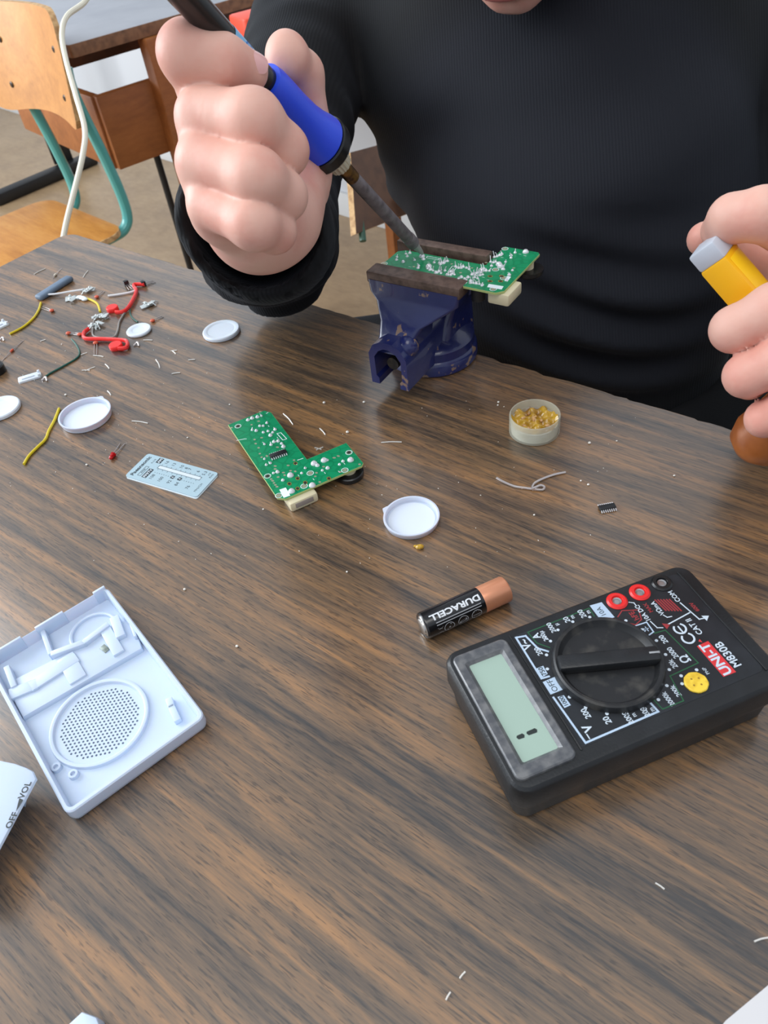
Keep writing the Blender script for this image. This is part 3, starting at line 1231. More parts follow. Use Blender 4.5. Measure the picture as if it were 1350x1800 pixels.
iron_part('collar', [(0, lf_ - 2.8), (14.4, lf_ - 2.8), (14.9, lf_ - 2), (14.9, lf_ + 3.6), (14.2, lf_ + 4.4), (0, lf_ + 4.4)], blackpl)
for a in (0.6, 0.6 + 2 * PI / 3, 0.6 + 4 * PI / 3):
    mbs = MB().lathe([(0, lf_ - 5.8), (1.2, lf_ - 5.5), (1.9, lf_ - 4), (0, lf_ - 3.9)], 12, c=(0, 0, 0))
    mbs.xf(Matrix.Translation((11 * math.cos(a), 11 * math.sin(a), 0)))
    mbs.xf(qz)
    obj('screw', mbs, steel, iron)
g0 = lf_ + 4.2
iron_part('grip', [(0, g0), (13.4, g0), (14.1, g0 + 1.2), (13.6, g0 + 4), (11.9, g0 + 10), (10.6, g0 + 18), (10.0, g0 + 28), (9.9, g0 + 38), (9.6, g0 + 46), (8.8, g0 + 50), (0, g0 + 50.4)], blue_m)
iron_part('ferrule', [(0, g0 + 50), (6.6, g0 + 50), (6.4, g0 + 58), (6.0, g0 + 60), (0, g0 + 60)], blackpl)
iron_part('handle', [(0, g0 + 59), (5.7, g0 + 59), (6.0, g0 + 62), (6.2, g0 + 100), (6.6, g0 + 150), (6.0, g0 + 158), (0, g0 + 160)], blackpl)
stk = iron_part('sticker', [(6.05, g0 + 62), (6.1, g0 + 62), (6.3, g0 + 80), (6.25, g0 + 80)], sticker_m, label='pale blue sticker')
ti = math.atan2(*(np.array((qz.inverted() @ Vector(-_f + 0.7 * _r + .2 * _u)).to_tuple())[1::-1]))
mbs = MB()
b_ = lambda x, y, z: (6.36 * math.cos(ti + y / 6.36), 6.36 * math.sin(ti + y / 6.36), g0 + 70 + x)
ring = []
for k in range(24):
    a0, a1 = 2 * PI * k / 24, 2 * PI * (k + 1) / 24
    mbs.add([b_(2.6 * math.cos(a0), 2.6 * math.sin(a0), 0), b_(2.6 * math.cos(a1), 2.6 * math.sin(a1), 0), b_(2.0 * math.cos(a1), 2.0 * math.sin(a1), 0), b_(2.0 * math.cos(a0), 2.0 * math.sin(a0), 0)], [(0, 1, 2, 3)])
mbs.add([b_(-1.4, -0.3, 0), b_(1.4, -0.3, 0), b_(1.4, 0.3, 0), b_(-1.4, 0.3, 0)], [(0, 1, 2, 3)])
mbs.xf(qz)
obj('emblem', mbs, stick_ink, iron)
obj('cord', MB().tube([tuple(iron_ax * s) for s in (g0 + 156, g0 + 175)] + [tuple(iron_ax * (g0 + 200) + np.array([-6, 10, 20])), tuple(iron_ax * (g0 + 225) + np.array([-60, 80, 30]))], 2.6, 10, 6), blackpl, iron)

# ================================================================== yellow tube in the other hand
yel = mat('yellow_plastic', (246, 182, 12), 0.35, sss=0.05)
yel_lit = mat('lit_facet_yellow', (255, 206, 24), 0.4)  # brighter yellow paints in the light on the tube's front facet
grey_cap = mat('pale_grey_plastic', (196, 202, 212), 0.4)
amber = mat('amber_brown_wood', (168, 96, 44), 0.35, var=(60, (134, 70, 30), 0.5))
ya, yb = D(1238, 426, 332), D(1395, 610, 340)
yd = (yb - ya) / np.linalg.norm(yb - ya)
yz = -_f - yd * (-_f @ yd)
yz /= np.linalg.norm(yz)
yz = yz * 0.86 - np.cross(yd, yz) * 0.5
yz /= np.linalg.norm(yz)
yx = np.cross(yz, yd)
YM = Matrix((list(yx) + [0], list(yd) + [0], list(yz) + [0], [0, 0, 0, 1])).transposed()
tube = thing('yellow_tube', 'yellow box-shaped tube with pale grey end held in the fist at right', 'tube', ya)
Ly = np.linalg.norm(yb - ya)
obj('body', MB().box((0, 7 + Ly / 2, 0), (14, Ly - 4, 14), 1.5).xf(YM), yel, tube)
obj('lit_facet', MB().box((0, 24, 7.0), (9.6, 25, 0.5), 0.2).xf(YM), yel_lit, tube)
obj('end_cap', MB().box((0, 5.0, 0), (13.4, 9, 13.4), 1.2).xf(YM), grey_cap, tube, label='pale grey end')
ah = D(1372, 735, 352)
o = thing('amber_handle', 'rounded amber-brown wooden handle showing under the fist at right', 'handle', ah)
qa = Vector((-0.35, 0.15, -0.9)).to_track_quat('Z', 'Y').to_matrix().to_4x4()
obj('grip', MB().lathe([(0, -46), (7, -45), (9, -36), (10.5, -24), (12.5, 0), (14.5, 12), (12.5, 20), (7.5, 24.5), (0, 25.5)], 32, mtx=qa), amber, o, smooth=60)

# ================================================================== vise
vb = mat('vise_blue_paint', (26, 33, 86), 0.3, coat=0.4, var=(45, (32, 42, 98), 0.4), bump=(140, 0.25))


def chipped(m, chip_rgb, scale, thr):
    nt = m.node_tree
    b = nt.nodes['Principled BSDF']
    src = b.inputs['Base Color'].links[0].from_socket
    tc = nt.nodes.new('ShaderNodeTexCoord')
    n = nt.nodes.new('ShaderNodeTexNoise')
    n.inputs['Scale'].default_value = scale
    n.inputs['Detail'].default_value = 5
    geo = nt.nodes.new('ShaderNodeNewGeometry')
    nt.links.new(tc.outputs['Object'], n.inputs['Vector'])
    r = nt.nodes.new('ShaderNodeValToRGB')
    r.color_ramp.elements[0].position, r.color_ramp.elements[1].position = thr, thr + 0.025
    mth = nt.nodes.new('ShaderNodeMath')
    mth.operation = 'MULTIPLY_ADD'
    mth.inputs[1].default_value = 1.0
    nt.links.new(n.outputs['Fac'], mth.inputs[0])
    mm = nt.nodes.new('ShaderNodeMath')
    mm.operation = 'MULTIPLY'
    mm.inputs[1].default_value = 0.35
    sb = nt.nodes.new('ShaderNodeMath')
    sb.operation = 'SUBTRACT'
    sb.inputs[1].default_value = 0.5
    nt.links.new(geo.outputs['Pointiness'], sb.inputs[0])
    nt.links.new(sb.outputs[0], mm.inputs[0])
    nt.links.new(mm.outputs[0], mth.inputs[2])
    nt.links.new(mth.outputs[0], r.inputs['Fac'])
    mx = nt.nodes.new('ShaderNodeMixRGB')
    mx.inputs['Color2'].default_value = lin(chip_rgb)
    nt.links.new(r.outputs['Color'], mx.inputs['Fac'])
    nt.links.new(src, mx.inputs['Color1'])
    nt.links.new(mx.outputs['Color'], b.inputs['Base Color'])


chipped(vb, (132, 108, 92), 90, 0.645)
jaw_m = mat('worn_jaw_steel', (112, 92, 82), 0.5, 0.45, var=(220, (84, 68, 60), 0.5), bump=(300, 0.25))
cavity_m = mat('greasy_dark_iron', (40, 36, 32), 0.6, 0.3, var=(200, (74, 66, 54), 0.4))
VA = math.radians(-37.5)
VO = np.array([50.0, 492.0, 0.0])
vise = thing('bench_vise', 'small chipped blue bench vise with brown steel jaws at the table edge', 'vise', VO, VA)
JX0, JX1 = -22, 48                      # jaw span along local x
JC = 12.0
CX = 6.0                                # channel centre
# base: stepped round foot with a notch
mb = MB().lathe([(0, 0), (32, 0), (33.5, 1.5), (33.5, 9), (32.5, 10.5), (31.5, 11.5), (31.5, 18), (30, 20), (25, 22.5), (16, 27), (0, 29)], 64, c=(4, 2, 0))
obj('base', mb, vb, vise, smooth=35)
# fixed jaw body rising from the base, leaning over the back
def ring4(x0, x1, y0, y1, z, b=3.0):
    return [(x, y, z) for x, y in rrect(x0, y0, x1, y1, b, 3)]
mb = MB().loft([ring4(CX - 17, CX + 20, -16, 32, 14, 6), ring4(CX - 15, CX + 19, -10, 32, 32, 6), ring4(CX - 13, CX + 21, -2, 28, 46, 5), ring4(JX0 + 4, JX1 - 4, 5, 24, 62, 4), ring4(JX0, JX1, 6.5, 21, 69, 3), ring4(JX0, JX1, 6.5, 21, 74, 2)])
obj('fixed_jaw', mb, vb, vise, smooth=50)
obj('jaw_plate', MB().box(((JX0 + JX1) / 2, 10.0, 78), (JX1 - JX0, 9, 12), 1.0), jaw_m, vise)
# moving jaw: tapered front block
mb = MB().loft([ring4(CX - 14, CX + 14, -58, -20, 36, 5), ring4(CX - 13, CX + 14, -52, -19, 44, 4), ring4(CX - 15, CX + 19, -46, -18, 52, 4), ring4(JX0 + 6, JX1 - 7, -38, -17, 62, 4), ring4(JX0 + 1, JX1 - 1, -36, -17, 67, 3), ring4(JX0, JX1, -35, -17, 75, 2)])
obj('moving_jaw', mb, vb, vise, smooth=50)
obj('jaw_plate', MB().box(((JX0 + JX1) / 2, -28.0, 76.5), (JX1 - JX0 + 1, 13.5, 8), 1.0), jaw_m, vise)
# channel: arched hollow bar running front to back, open underneath
out_p = [(-15, 12), (-15, 36), (-11, 43), (-5, 46.5), (5, 46.5), (11, 43), (15, 36), (15, 12), (8.5, 12), (8.5, 17), (10.5, 19), (10.5, 34), (7, 39), (2.5, 41.5), (-2.5, 41.5), (-7, 39), (-10.5, 34), (-10.5, 19), (-8.5, 17), (-8.5, 12)]
mb = MB()
n = len(out_p)
ys = (-62, 10)
mb.v = [(CX + x, y, z) for y in ys for x, z in out_p]
for i in range(n):
    j = (i + 1) % n
    mb.f.append((i, n + i, n + j, j))
k_pairs = [(0, 19), (1, 17), (2, 16), (3, 15), (4, 14), (5, 13), (6, 12), (7, 8)]
def cap(o, flip):
    fs = [(0, 1, 17, 18), (0, 18, 19), (1, 2, 16, 17), (2, 3, 15, 16), (3, 4, 14, 15), (4, 5, 13, 14), (5, 6, 11, 12), (5, 12, 13), (6, 7, 10, 11), (7, 8, 9), (7, 9, 10)]
    return [tuple(o + i for i in (f if flip else f[::-1])) for f in fs]
mb.f += cap(0, False) + cap(n, True)
mb.mi = [0] * len(mb.f)
obj('slide_channel', mb, vb, vise, smooth=30)
obj('channel_core', MB().box((CX, -8, 28), (20, 44, 22), 1), cavity_m, vise)
obj('screw', MB().tube([(CX, -56, 27), (CX, 5, 27)], 4.6, 16), cavity_m, vise, label='dark greasy screw inside the channel')
obj('clamp', MB().box((6, 30, -24), (26, 14, 80), 3), vb, vise)
obj('lock_screw', MB().ball((30, -24, 58), (3, 3, 3), 12), steel, vise)
obj('front_boss', MB().ball((CX + 10, -50, 40), (7.5, 8, 8), 16), vb, vise)

# ================================================================== circuit boards
def pcb_mat():
    m = mat('green_solder_mask', (6, 130, 82), 0.4, spec=0.4)
    nt = m.node_tree
    b = nt.nodes['Principled BSDF']
    N, L = nt.nodes.new, nt.links.new
    tc = N('ShaderNodeTexCoord')
    v = N('ShaderNodeTexVoronoi')
    v.feature = 'DISTANCE_TO_EDGE'
    v.distance = 'CHEBYCHEV' if hasattr(v, 'distance') else v.distance
    v.inputs['Scale'].default_value = 160
    L(tc.outputs['Object'], v.inputs['Vector'])
    n = N('ShaderNodeTexNoise')
    n.inputs['Scale'].default_value = 45
    L(tc.outputs['Object'], n.inputs['Vector'])
    r = N('ShaderNodeValToRGB')
    r.color_ramp.elements[0].position, r.color_ramp.elements[1].position = 0.05, 0.09
    r.color_ramp.elements[0].color = lin((2, 122, 78))
    r.color_ramp.elements[1].color = lin((8, 136, 88))
    L(v.outputs['Distance'], r.inputs['Fac'])
    L(r.outputs['Color'], b.inputs['Base Color'])
    return m


pcb_m = pcb_mat()
fr4 = mat('board_edge', (176, 190, 120), 0.5)
silk = mat('white_silkscreen', (226, 236, 238), 0.5)
tan_pad = mat('bare_copper_pad', (172, 172, 146), 0.4, 0.4)
gold_pad = mat('brass_pad', (190, 160, 70), 0.35, 0.6)
hole_m = mat('dark_hole', (24, 30, 26), 0.7)
cream_m = mat('cream_plastic', (216, 206, 172), 0.4, sss=0.1)
ic_m = mat('black_epoxy', (30, 31, 33), 0.45)
PCB_POLY = [(0, 0), (7, -0.0), (89, 0), (93, 4), (93, 57), (91, 59), (66.5, 59), (66.5, 30.5), (5, 30.5), (0, 27)]
PT = 1.5


def blob(kind, rs):
    mb = MB()
    r = rs.uniform(0.85, 1.35)
    if kind == 'ball':
        mb.lathe([(0, r * 1.1), (r * .6, r * .9), (r, r * .3), (r * 1.15, 0)], 10)
    elif kind == 'big':
        mb.lathe([(0, 2.0), (1.2, 1.7), (2.0, .8), (2.2, 0)], 12)
    else:
        mb.lathe([(r, 0), (r * .85, r * .4), (r * .45, r * .8), (.3, r * 1.3)], 10)
        hgt = rs.uniform(2.2, 4.4) if kind == 'lead' else 1.8
        lx, ly = rs.uniform(-1, 1), rs.uniform(-1, 1)
        mb.tube([(0, 0, r * .6), (lx * .4, ly * .4, hgt * .6), (lx, ly, hgt)], [.42, .34, .26], 6)
    return mb


def build_pcb(name, label, a_px, b_px, z, crop, joints, pads, rings, holes, silks, spiky, seed):
    rs = random.Random(seed)
    org, ang = fit2((0, 0), (93, 0), a_px, b_px, z)
    t = thing(name, label, 'circuit board', (org[0], org[1], z - PT), ang, 'radio circuit boards')
    def loc(c):
        return to_local(crop[0] + c[0] / crop[2], crop[1] + c[1] / crop[2], z, org, ang)
    mb = MB()
    mb.cur = 1
    mb.prism(PCB_POLY, 0, PT, 0.12, top_mi=0)
    obj('board', mb, [pcb_m, fr4], t, smooth=None)
    for c in joints:
        x, y = loc(c)
        if x < 1.5 or x > 92 or y < 1 or (x < 66 and y > 29.5):
            continue
        kind = c[2] if len(c) > 2 else ('ball' if not spiky or rs.random() < .45 else 'lead')
        if kind == 'ball' and rs.random() < .4:
            kind = 'peak'
        o = obj('solder_joint', blob(kind, rs), tin_m, t, loc=(x, y, PT))
    ms = MB()
    mp = MB()
    for c in pads:
        x, y = loc(c)
        mp.disc((x, y), rs.uniform(.8, 1.2), PT + .03, 12, ry=.75, rot=rs.random())
    for c in rings:
        x, y = loc(c)
        ms.disc((x, y), 2.3, PT + .04, 24, r_in=1.9)
        mp.disc((x, y), 1.5, PT + .04, 20)
        if len(c) > 2:
            obj('drill_hole', MB().disc((x, y), 1.25, PT + .06, 20), hole_m, t, smooth=None)
    mg = MB()
    if spiky:
        for k in range(34):
            c = rs.choice(joints[18:60])
            x, y = loc((c[0] + rs.uniform(-26, 26), c[1] + rs.uniform(-16, 16)))
            if 2 < x < 91 and 2 < y < 57 and (x > 68 or y < 29):
                obj('solder_joint', blob(rs.choice(('ball', 'lead', 'peak')), rs), tin_m, t, loc=(x, y, PT))
    for c in holes:
        x, y = loc(c)
        mg.disc((x, y), 1.7, PT + .04, 20, r_in=1.1, ry=1.3)
        obj('drill_hole', MB().disc((x, y), 1.2, PT + .05, 20, ry=.9), hole_m, t, smooth=None)
    for kind, c in silks:
        if kind == 'rect':
            p = [loc(q) for q in c]
            ms.flat(p if area2(p) > 0 else p[::-1], PT + .05)
        else:
            ms.strip([loc(q) for q in c], .45, PT + .05)
    # tiny reference lettering
    for k in range(9):
        x, y = (rs.uniform(4, 88), rs.uniform(3, 27)) if k < 6 else (rs.uniform(70, 90), rs.uniform(30, 56))
        ms.strip([(x, y), (x + 1.6, y)], .3, PT + .05)
    obj('silkscreen', ms, silk, t, smooth=None)
    obj('copper_pads', mp, tan_pad, t, smooth=None)
    if mg.v:
        obj('brass_eyelets', mg, gold_pad, t, smooth=None)
    return t, loc, org, ang


def area2(p):
    return sum(p[i - 1][0] * p[i][1] - p[i][0] * p[i - 1][1] for i in range(len(p)))


J1 = [(290, 130, 'big'), (270, 185), (305, 170), (350, 160), (430, 210), (400, 235), (370, 235), (340, 275), (305, 270), (400, 290), (440, 280), (480, 290), (500, 265), (460, 315), (490, 370), (525, 365), (555, 385), (410, 390), (465, 395), (425, 565), (460, 550), (485, 635), (520, 625), (630, 655, 'big'), (565, 695), (725, 635), (755, 592), (830, 555, 'big'), (858, 570), (915, 528, 'big'), (942, 525), (945, 592), (900, 612), (1045, 562), (1075, 535), (1140, 525, 'big'), (640, 790, 'big'), (815, 740, 'big'), (385, 150), (570, 410), (410, 515)]
P1 = [(325, 350), (385, 335), (335, 385), (370, 470), (385, 500), (430, 490), (570, 630), (610, 570), (660, 525), (840, 662), (878, 710), (1000, 505), (1035, 490), (525, 668), (580, 652), (670, 620), (630, 615), (520, 415), (360, 420), (300, 225), (360, 195), (130, 250), (500, 575), (500, 600), (910, 580), (850, 632), (1050, 625), (465, 685), (478, 700), (490, 718), (502, 735), (515, 750), (372, 115), (1215, 560)]
R1 = [(185, 237, 1), (435, 660, 1), (1125, 460, 1), (797, 635), (530, 825), (745, 745), (1090, 610)]
H1 = [(690, 680), (620, 725), (755, 715), (690, 765), (955, 680), (672, 552)]
S1 = [('rect', [(535, 775), (590, 757), (628, 825), (572, 845)]), ('line', [(175, 358), (240, 345), (255, 345)]), ('line', [(515, 300), (548, 292), (598, 345), (565, 355), (515, 300)]), ('line', [(690, 525), (735, 510)]), ('line', [(440, 120), (425, 130)])]
Z1 = 9.0
pcb1, loc1, o1, a1 = build_pcb('circuit_board', 'green L-shaped circuit board with a flat chip lying on the table', (401, 747), (491, 881), Z1, (380, 700, 4.821), J1, P1, R1, H1, S1, False, 5)
p, q = loc1((455, 500)), loc1((595, 452))
w2 = loc1((480, 535))
icang = math.atan2(q[1] - p[1], q[0] - p[0])
icc = loc1((527, 482))
icl = math.hypot(q[0] - p[0], q[1] - p[1])


def make_ic(parent, c, ang, L, W, zb, h, gap=1.2):
    mt = Matrix.Translation((c[0], c[1], 0)) @ Matrix.Rotation(ang, 4, 'Z')
    body = obj('package', MB().box((0, 0, zb + h / 2), (L, W, h), 0.25).xf(mt), ic_m, parent)
    npin = 8
    for s in (-1, 1):
        for i in range(npin):
            x = -L / 2 + (i + .5) * L / npin
            obj('pin', MB().box((x, s * (W / 2 + gap * .35), zb + h * .45), (L / npin * .45, gap * .9, h * .18)).add([], []).box((x, s * (W / 2 + gap), zb + h * .15), (L / npin * .45, gap * .8, h * .3)).xf(mt), tin_m, parent)
    return body


ic1 = make_ic(pcb1, icc, icang, icl, 3.6, PT + .2, 1.6)
# parts under the board: switch housing at the corner, thumb wheel under the short arm
obj('switch_housing', MB().box((90.5, 14, -3.9), (14, 19, 7.2), 1.6), cream_m, pcb1)
obj('switch_window', MB().box((97.7, 14, -3.2), (.4, 12, 3.5), 0.1), mat('smoky_insert', (150, 140, 132), 0.3), pcb1)
mb = MB().lathe([(0, -7.4), (8.6, -7.4), (9.3, -6.8), (9.3, -4.2), (8.6, -3.6), (0, -3.4)], 40, c=(87, 50, 0), rfun=lambda a, r, z: r * (1 + .012 * math.sin(a * 40)))
obj('thumb_wheel', mb, blackpl, pcb1)
obj('wheel_post', MB().lathe([(4.6, -3.6), (4.6, 0)], 20, c=(87, 50, 0)), cream_m, pcb1)
obj('coil_can', MB().box((20, 14, -3.9), (9, 9, 7.2), .6), steel, pcb1)

J2 = [(155, 190), (180, 210), (230, 165), (215, 180), (205, 195), (290, 160, 'lead'), (310, 195), (340, 190), (320, 215), (245, 220), (240, 240), (290, 255), (375, 242), (430, 215, 'big'), (440, 235), (405, 285), (400, 300, 'lead'), (480, 290, 'big'), (470, 305), (520, 260), (575, 262, 'lead'), (600, 255, 'lead'), (620, 250, 'lead'), (590, 265), (510, 320), (540, 335), (570, 340), (600, 320, 'lead'), (615, 350), (650, 345), (670, 350), (700, 300, 'lead'), (720, 300, 'lead'), (735, 292), (760, 300), (778, 310, 'lead'), (800, 350, 'lead'), (700, 382), (745, 380), (770, 370), (790, 410), (810, 412), (830, 415), (855, 420), (880, 426), (820, 370), (832, 340), (860, 355), (880, 350), (870, 322, 'big'), (888, 305), (925, 240, 'lead'), (938, 255, 'lead'), (965, 220), (985, 215), (1022, 198, 'lead'), (960, 260), (1000, 275, 'big'), (1010, 290, 'big'), (1035, 310), (1050, 255), (930, 322), (1090, 208), (1090, 225), (1120, 187, 'lead'), (1198, 183, 'big'), (1100, 318), (1076, 352), (1060, 392), (555, 325), (640, 330), (945, 285), (975, 255)]
P2 = [(370, 290), (300, 305), (650, 270), (800, 300), (905, 260), (1015, 355), (935, 360), (935, 400), (1010, 400), (1110, 300), (500, 345), (715, 335)]
R2 = [(150, 268), (1045, 157), (738, 406), (975, 312), (1035, 375), (957, 457)]
H2 = [(935, 361), (1020, 361), (935, 398), (1012, 398)]
S2 = [('rect', [(925, 418), (1035, 436), (1020, 460), (912, 442)]), ('line', [(470, 212), (560, 230), (548, 240), (462, 224), (470, 212)]), ('line', [(620, 330), (655, 285), (690, 290), (655, 338), (620, 330)]), ('rect', [(1060, 360), (1090, 365), (1065, 400), (1040, 396)])]
pcb2, loc2, o2, a2 = build_pcb('circuit_board', 'green L-shaped circuit board bristling with solder, clamped in the blue vise jaws', (662, 472), (882, 517), 80.0, (640, 400, 4.219), J2, P2, R2, H2, S2, True, 9)
obj('switch_housing', MB().box((89.5, 12, -4.2), (15, 20, 8.2), 1.6), cream_m, pcb2)
obj('thumb_wheel', MB().lathe([(0, -8.4), (8.6, -8.4), (9.3, -7.6), (9.3, -5), (0, -4.6)], 40, c=(90, 48, 0)), blackpl, pcb2)
obj('wheel_post', MB().lathe([(4.6, -4.8), (4.6, 0)], 20, c=(88, 48, 0)), cream_m, pcb2)
obj('capacitor', MB().lathe([(0, -11), (4.3, -11), (4.6, -10.4), (4.6, 0)], 24, c=(72, 9, 0)), ic_m, pcb2)
obj('connector', MB().box((3, 14, -3), (7, 14, 5.8), .8), cream_m, pcb2)

# ================================================================== multimeter
mm_body = mat('meter_black_plastic', (20, 22, 24), 0.42, var=(70, (28, 30, 33), 0.4), bump=(900, 0.12))
mm_face = mat('meter_face_black', (24, 27, 31), 0.38, var=(90, (34, 37, 42), 0.4), bump=(300, 0.05))
mm_bez = mat('dusty_bezel', (76, 78, 82), 0.38, var=(220, (112, 112, 112), 0.55), coat=0.2)
lcd_m = mat('lcd_grey_green', (156, 178, 164), 0.25)
lcd_ink = mat('lcd_segment', (34, 42, 40), 0.5)
print_w = mat('white_print', (196, 208, 218), 0.5)
print_b = mat('pale_blue_print', (176, 196, 216), 0.5)
print_g = mat('green_print', (30, 88, 54), 0.5)
print_r = mat('red_print', (150, 46, 50), 0.5)
badge_r = mat('badge_red', (206, 50, 54), 0.45)
red_pl = mat('red_plastic', (224, 38, 36), 0.35)
sock_y = mat('socket_yellow', (236, 200, 62), 0.5, var=(300, (214, 172, 40), 0.5))
dial_dust = mat('dial_dusty_black', (26, 27, 29), 0.45, var=(120, (64, 62, 58), 0.3))
MH = 30.7
MA = math.radians(14.95)
mc = np.array([88.1, 179.8])
cM, sM = math.cos(MA), math.sin(MA)
mo = (mc[0] - cM * 65 + sM * 36.5, mc[1] - sM * 65 - cM * 36.5, 0)
meter = thing('multimeter', 'black digital multimeter with round dial and grey-green display lying face up', 'multimeter', mo, MA)


def mring(i, z, r=7):
    return [(x, y, z) for x, y in rrect(0.5 + i, 0 + i, 129.5 - i, 73 - i, r - i * .4, 6)]


mb = MB().loft([mring(4, 0), mring(2.6, 1.5), mring(2.0, 10), mring(0.8, 14), mring(0, 17), mring(0, 27.8), mring(.5, 29.4), mring(1.6, 30.5), mring(2.6, MH)])
obj('body', mb, mm_body, meter, smooth=28)
Z = MH
obj('face_panel', MB().prism(rrect(33, 8, 122, 68, 2.5), Z - .3, Z + .15, .1), mm_face, meter, smooth=None)
for a, b_ in (((33.2, 7.5), (33.2, 68.6)), ((122.5, 8), (122.5, 68))):
    obj('face_rim', MB().box(((a[0] + b_[0]) / 2, (a[1] + b_[1]) / 2, Z + .2), (abs(a[0] - b_[0]) + 1.0, abs(a[1] - b_[1]) + 1, .8), .3), mm_body, meter)
# display bezel: raised frame sloping to the glass
oR = rrect(3.4, 4.8, 30.2, 68.4, 3, 4)
iR = rrect(7.6, 10.0, 26.6, 63.2, 1.2, 4)
gR = rrect(9.2, 11.6, 25.2, 61.8, .8, 4)
mb = MB().loft([[(x, y, Z - .5) for x, y in oR], [(x, y, Z + 1.2) for x, y in inset(oR, .1)], [(x, y, Z + 1.7) for x, y in inset(oR, .7)], [(x, y, Z + 1.6) for x, y in iR], [(x, y, Z + .15) for x, y in gR]], cap1=False)
obj('display_bezel', mb, mm_bez, meter, smooth=25)
dsp = obj('display', MB().prism(gR, Z - .4, Z + .2), lcd_m, meter, smooth=None)
mb = MB()
for x0, x1 in ((12.0, 15.6), (16.6, 21.4)):
    mb.flat([(x0, 22.4), (x0 + .5, 21.3), (x1 - .6, 21.1), (x1, 22.2), (x1 - .6, 23.2), (x0 + .5, 23.1)], Z + .26)
obj('digit_segments', mb, lcd_ink, dsp)

# dial
DC = (64.4, 37.6)
mb = MB().lathe([(24.2, Z - .2), (24.2, Z + .6), (23.4, Z + 3.2), (22.6, Z + 3.8), (21.4, Z + 3.6), (20.6, Z + 2.2), (19.5, Z + .9), (0, Z + .6)], 72, c=(DC[0], DC[1], 0))
dial = obj('rotary_dial', mb, dial_dust, meter, smooth=35)
da_ = math.radians(-18)
mb = MB().box((DC[0], DC[1], Z + 3.2), (43.5, 7.6, 5.4), 1.3, rot=da_)
obj('grip_bar', mb, mm_body, dial)
mb = MB()
pc, ps = math.cos(da_), math.sin(da_)
mb.box((DC[0] + pc * 19.6, DC[1] + ps * 19.6, Z + 5.6), (4.6, 1.0, .7), .15, rot=da_)
obj('pointer_mark', mb, mat('pointer_grey', (150, 152, 154), 0.5), dial)

# jacks
for (x, y), m_ in zip(((87.2, 65.4), (99.5, 65.4), (111.8, 65.8)), (red_pl, red_pl, blackpl)):
    j = obj('jack', MB().lathe([(4.9, Z - .3), (4.9, Z + .5), (4.3, Z + 1.0), (4.1, Z + 1.2), (2.7, Z + 1.2), (2.4, Z + .2), (0, Z + .1)], 28, c=(x, y, 0)), m_, meter, label='black test jack' if m_ is blackpl else 'red test jack')
    obj('contact', MB().lathe([(1.3, Z + .3), (2.1, Z + .5), (2.1, Z + .2), (0, Z + .15)], 16, c=(x, y, 0)), steel, j)
sk = obj('transistor_socket', MB().lathe([(0, Z), (5.0, Z), (5.0, Z + .8), (4.6, Z + 1.1), (0, Z + 1.1)], 28, c=(92.4, 14.4, 0), rfun=lambda a, r, z: r * (1 + .02 * math.sin(a * 9))), sock_y, meter, label='yellow transistor socket')
mb = MB()
for k in range(4):
    mb.disc((92.4 + 2.2 * math.cos(k * PI / 2 + .5), 14.4 + 2.2 * math.sin(k * PI / 2 + .5)), .45, Z + 1.14, 8)
obj('socket_holes', mb, mat('socket_hole', (150, 112, 30), 0.6), sk)

# printed markings (text reads along +y, its top towards the display)
pz = Z + .19
TR = PI / 2
mw, mbx, mg, mr, mbr = MB(), MB(), MB(), MB(), MB()
mbx.strip([(44.5, 54.2), (41.2, 57.6), (39.6, 65.8), (35.2, 66.8), (35.0, 43.0), (38.4, 42.6)], .9, pz)
mbx2 = MB()
mbx3 = MB()
mbx2.strip([(35.0, 32.6), (36.2, 9.2), (70.4, 9.4), (69.8, 14.6)], .9, pz)
mg.strip([(46.2, 55.6), (42.3, 60.2), (41.4, 67.2), (73.6, 67.4), (73.2, 62.4)], .5, pz)
mg2 = MB()
mg2.strip([(92.0, 43.0), (97.2, 42.4), (99.4, 22.2), (84.8, 21.6), (82.6, 9.4), (72.6, 9.6), (72.0, 14.4)], .5, pz)
mr.strip([(82.6, 57.6), (86.2, 59.8), (93.2, 57.0), (91.2, 51.8), (87.2, 50.4), (84.0, 53.4)], .5, pz)
mbx.strip([(86.2, 50.0), (92.4, 49.6), (92.0, 43.8), (88.6, 43.0)], .6, pz)
for q in ([(74.6, 68.6), (80.6, 68.0), (81.2, 58.0), (74.6, 58.4)], [(34.6, 41.2), (40.8, 41.4), (40.8, 34.4), (34.6, 34.4)], [(35.4, 48.4), (38.9, 48.4), (38.6, 43.9), (35.4, 43.4)], [(36.6, 32.2), (39.5, 31.8), (39.7, 26.5), (36.6, 26.4)]):
    mbx3.flat(q if area2(q) > 0 else q[::-1], pz)
for x, y in ((71.1, 62.8), (62.8, 63.8), (54.4, 62.6), (48.3, 58.6), (43.0, 52.8), (39.7, 46.2), (41.2, 30.1), (44.7, 23.1), (51.0, 17.0), (58.3, 13.6), (66.3, 12.6), (73.7, 14.0), (80.8, 18.2), (86.4, 24.4), (89.6, 31.5), (90.4, 39.3), (88.2, 46.9), (84.6, 54.2), (89.0, 19.8), (87.0, 16.4), (96.6, 19.6)):
    mw.disc((x, y), .75, pz + .01, 10)
T_ = mw.text
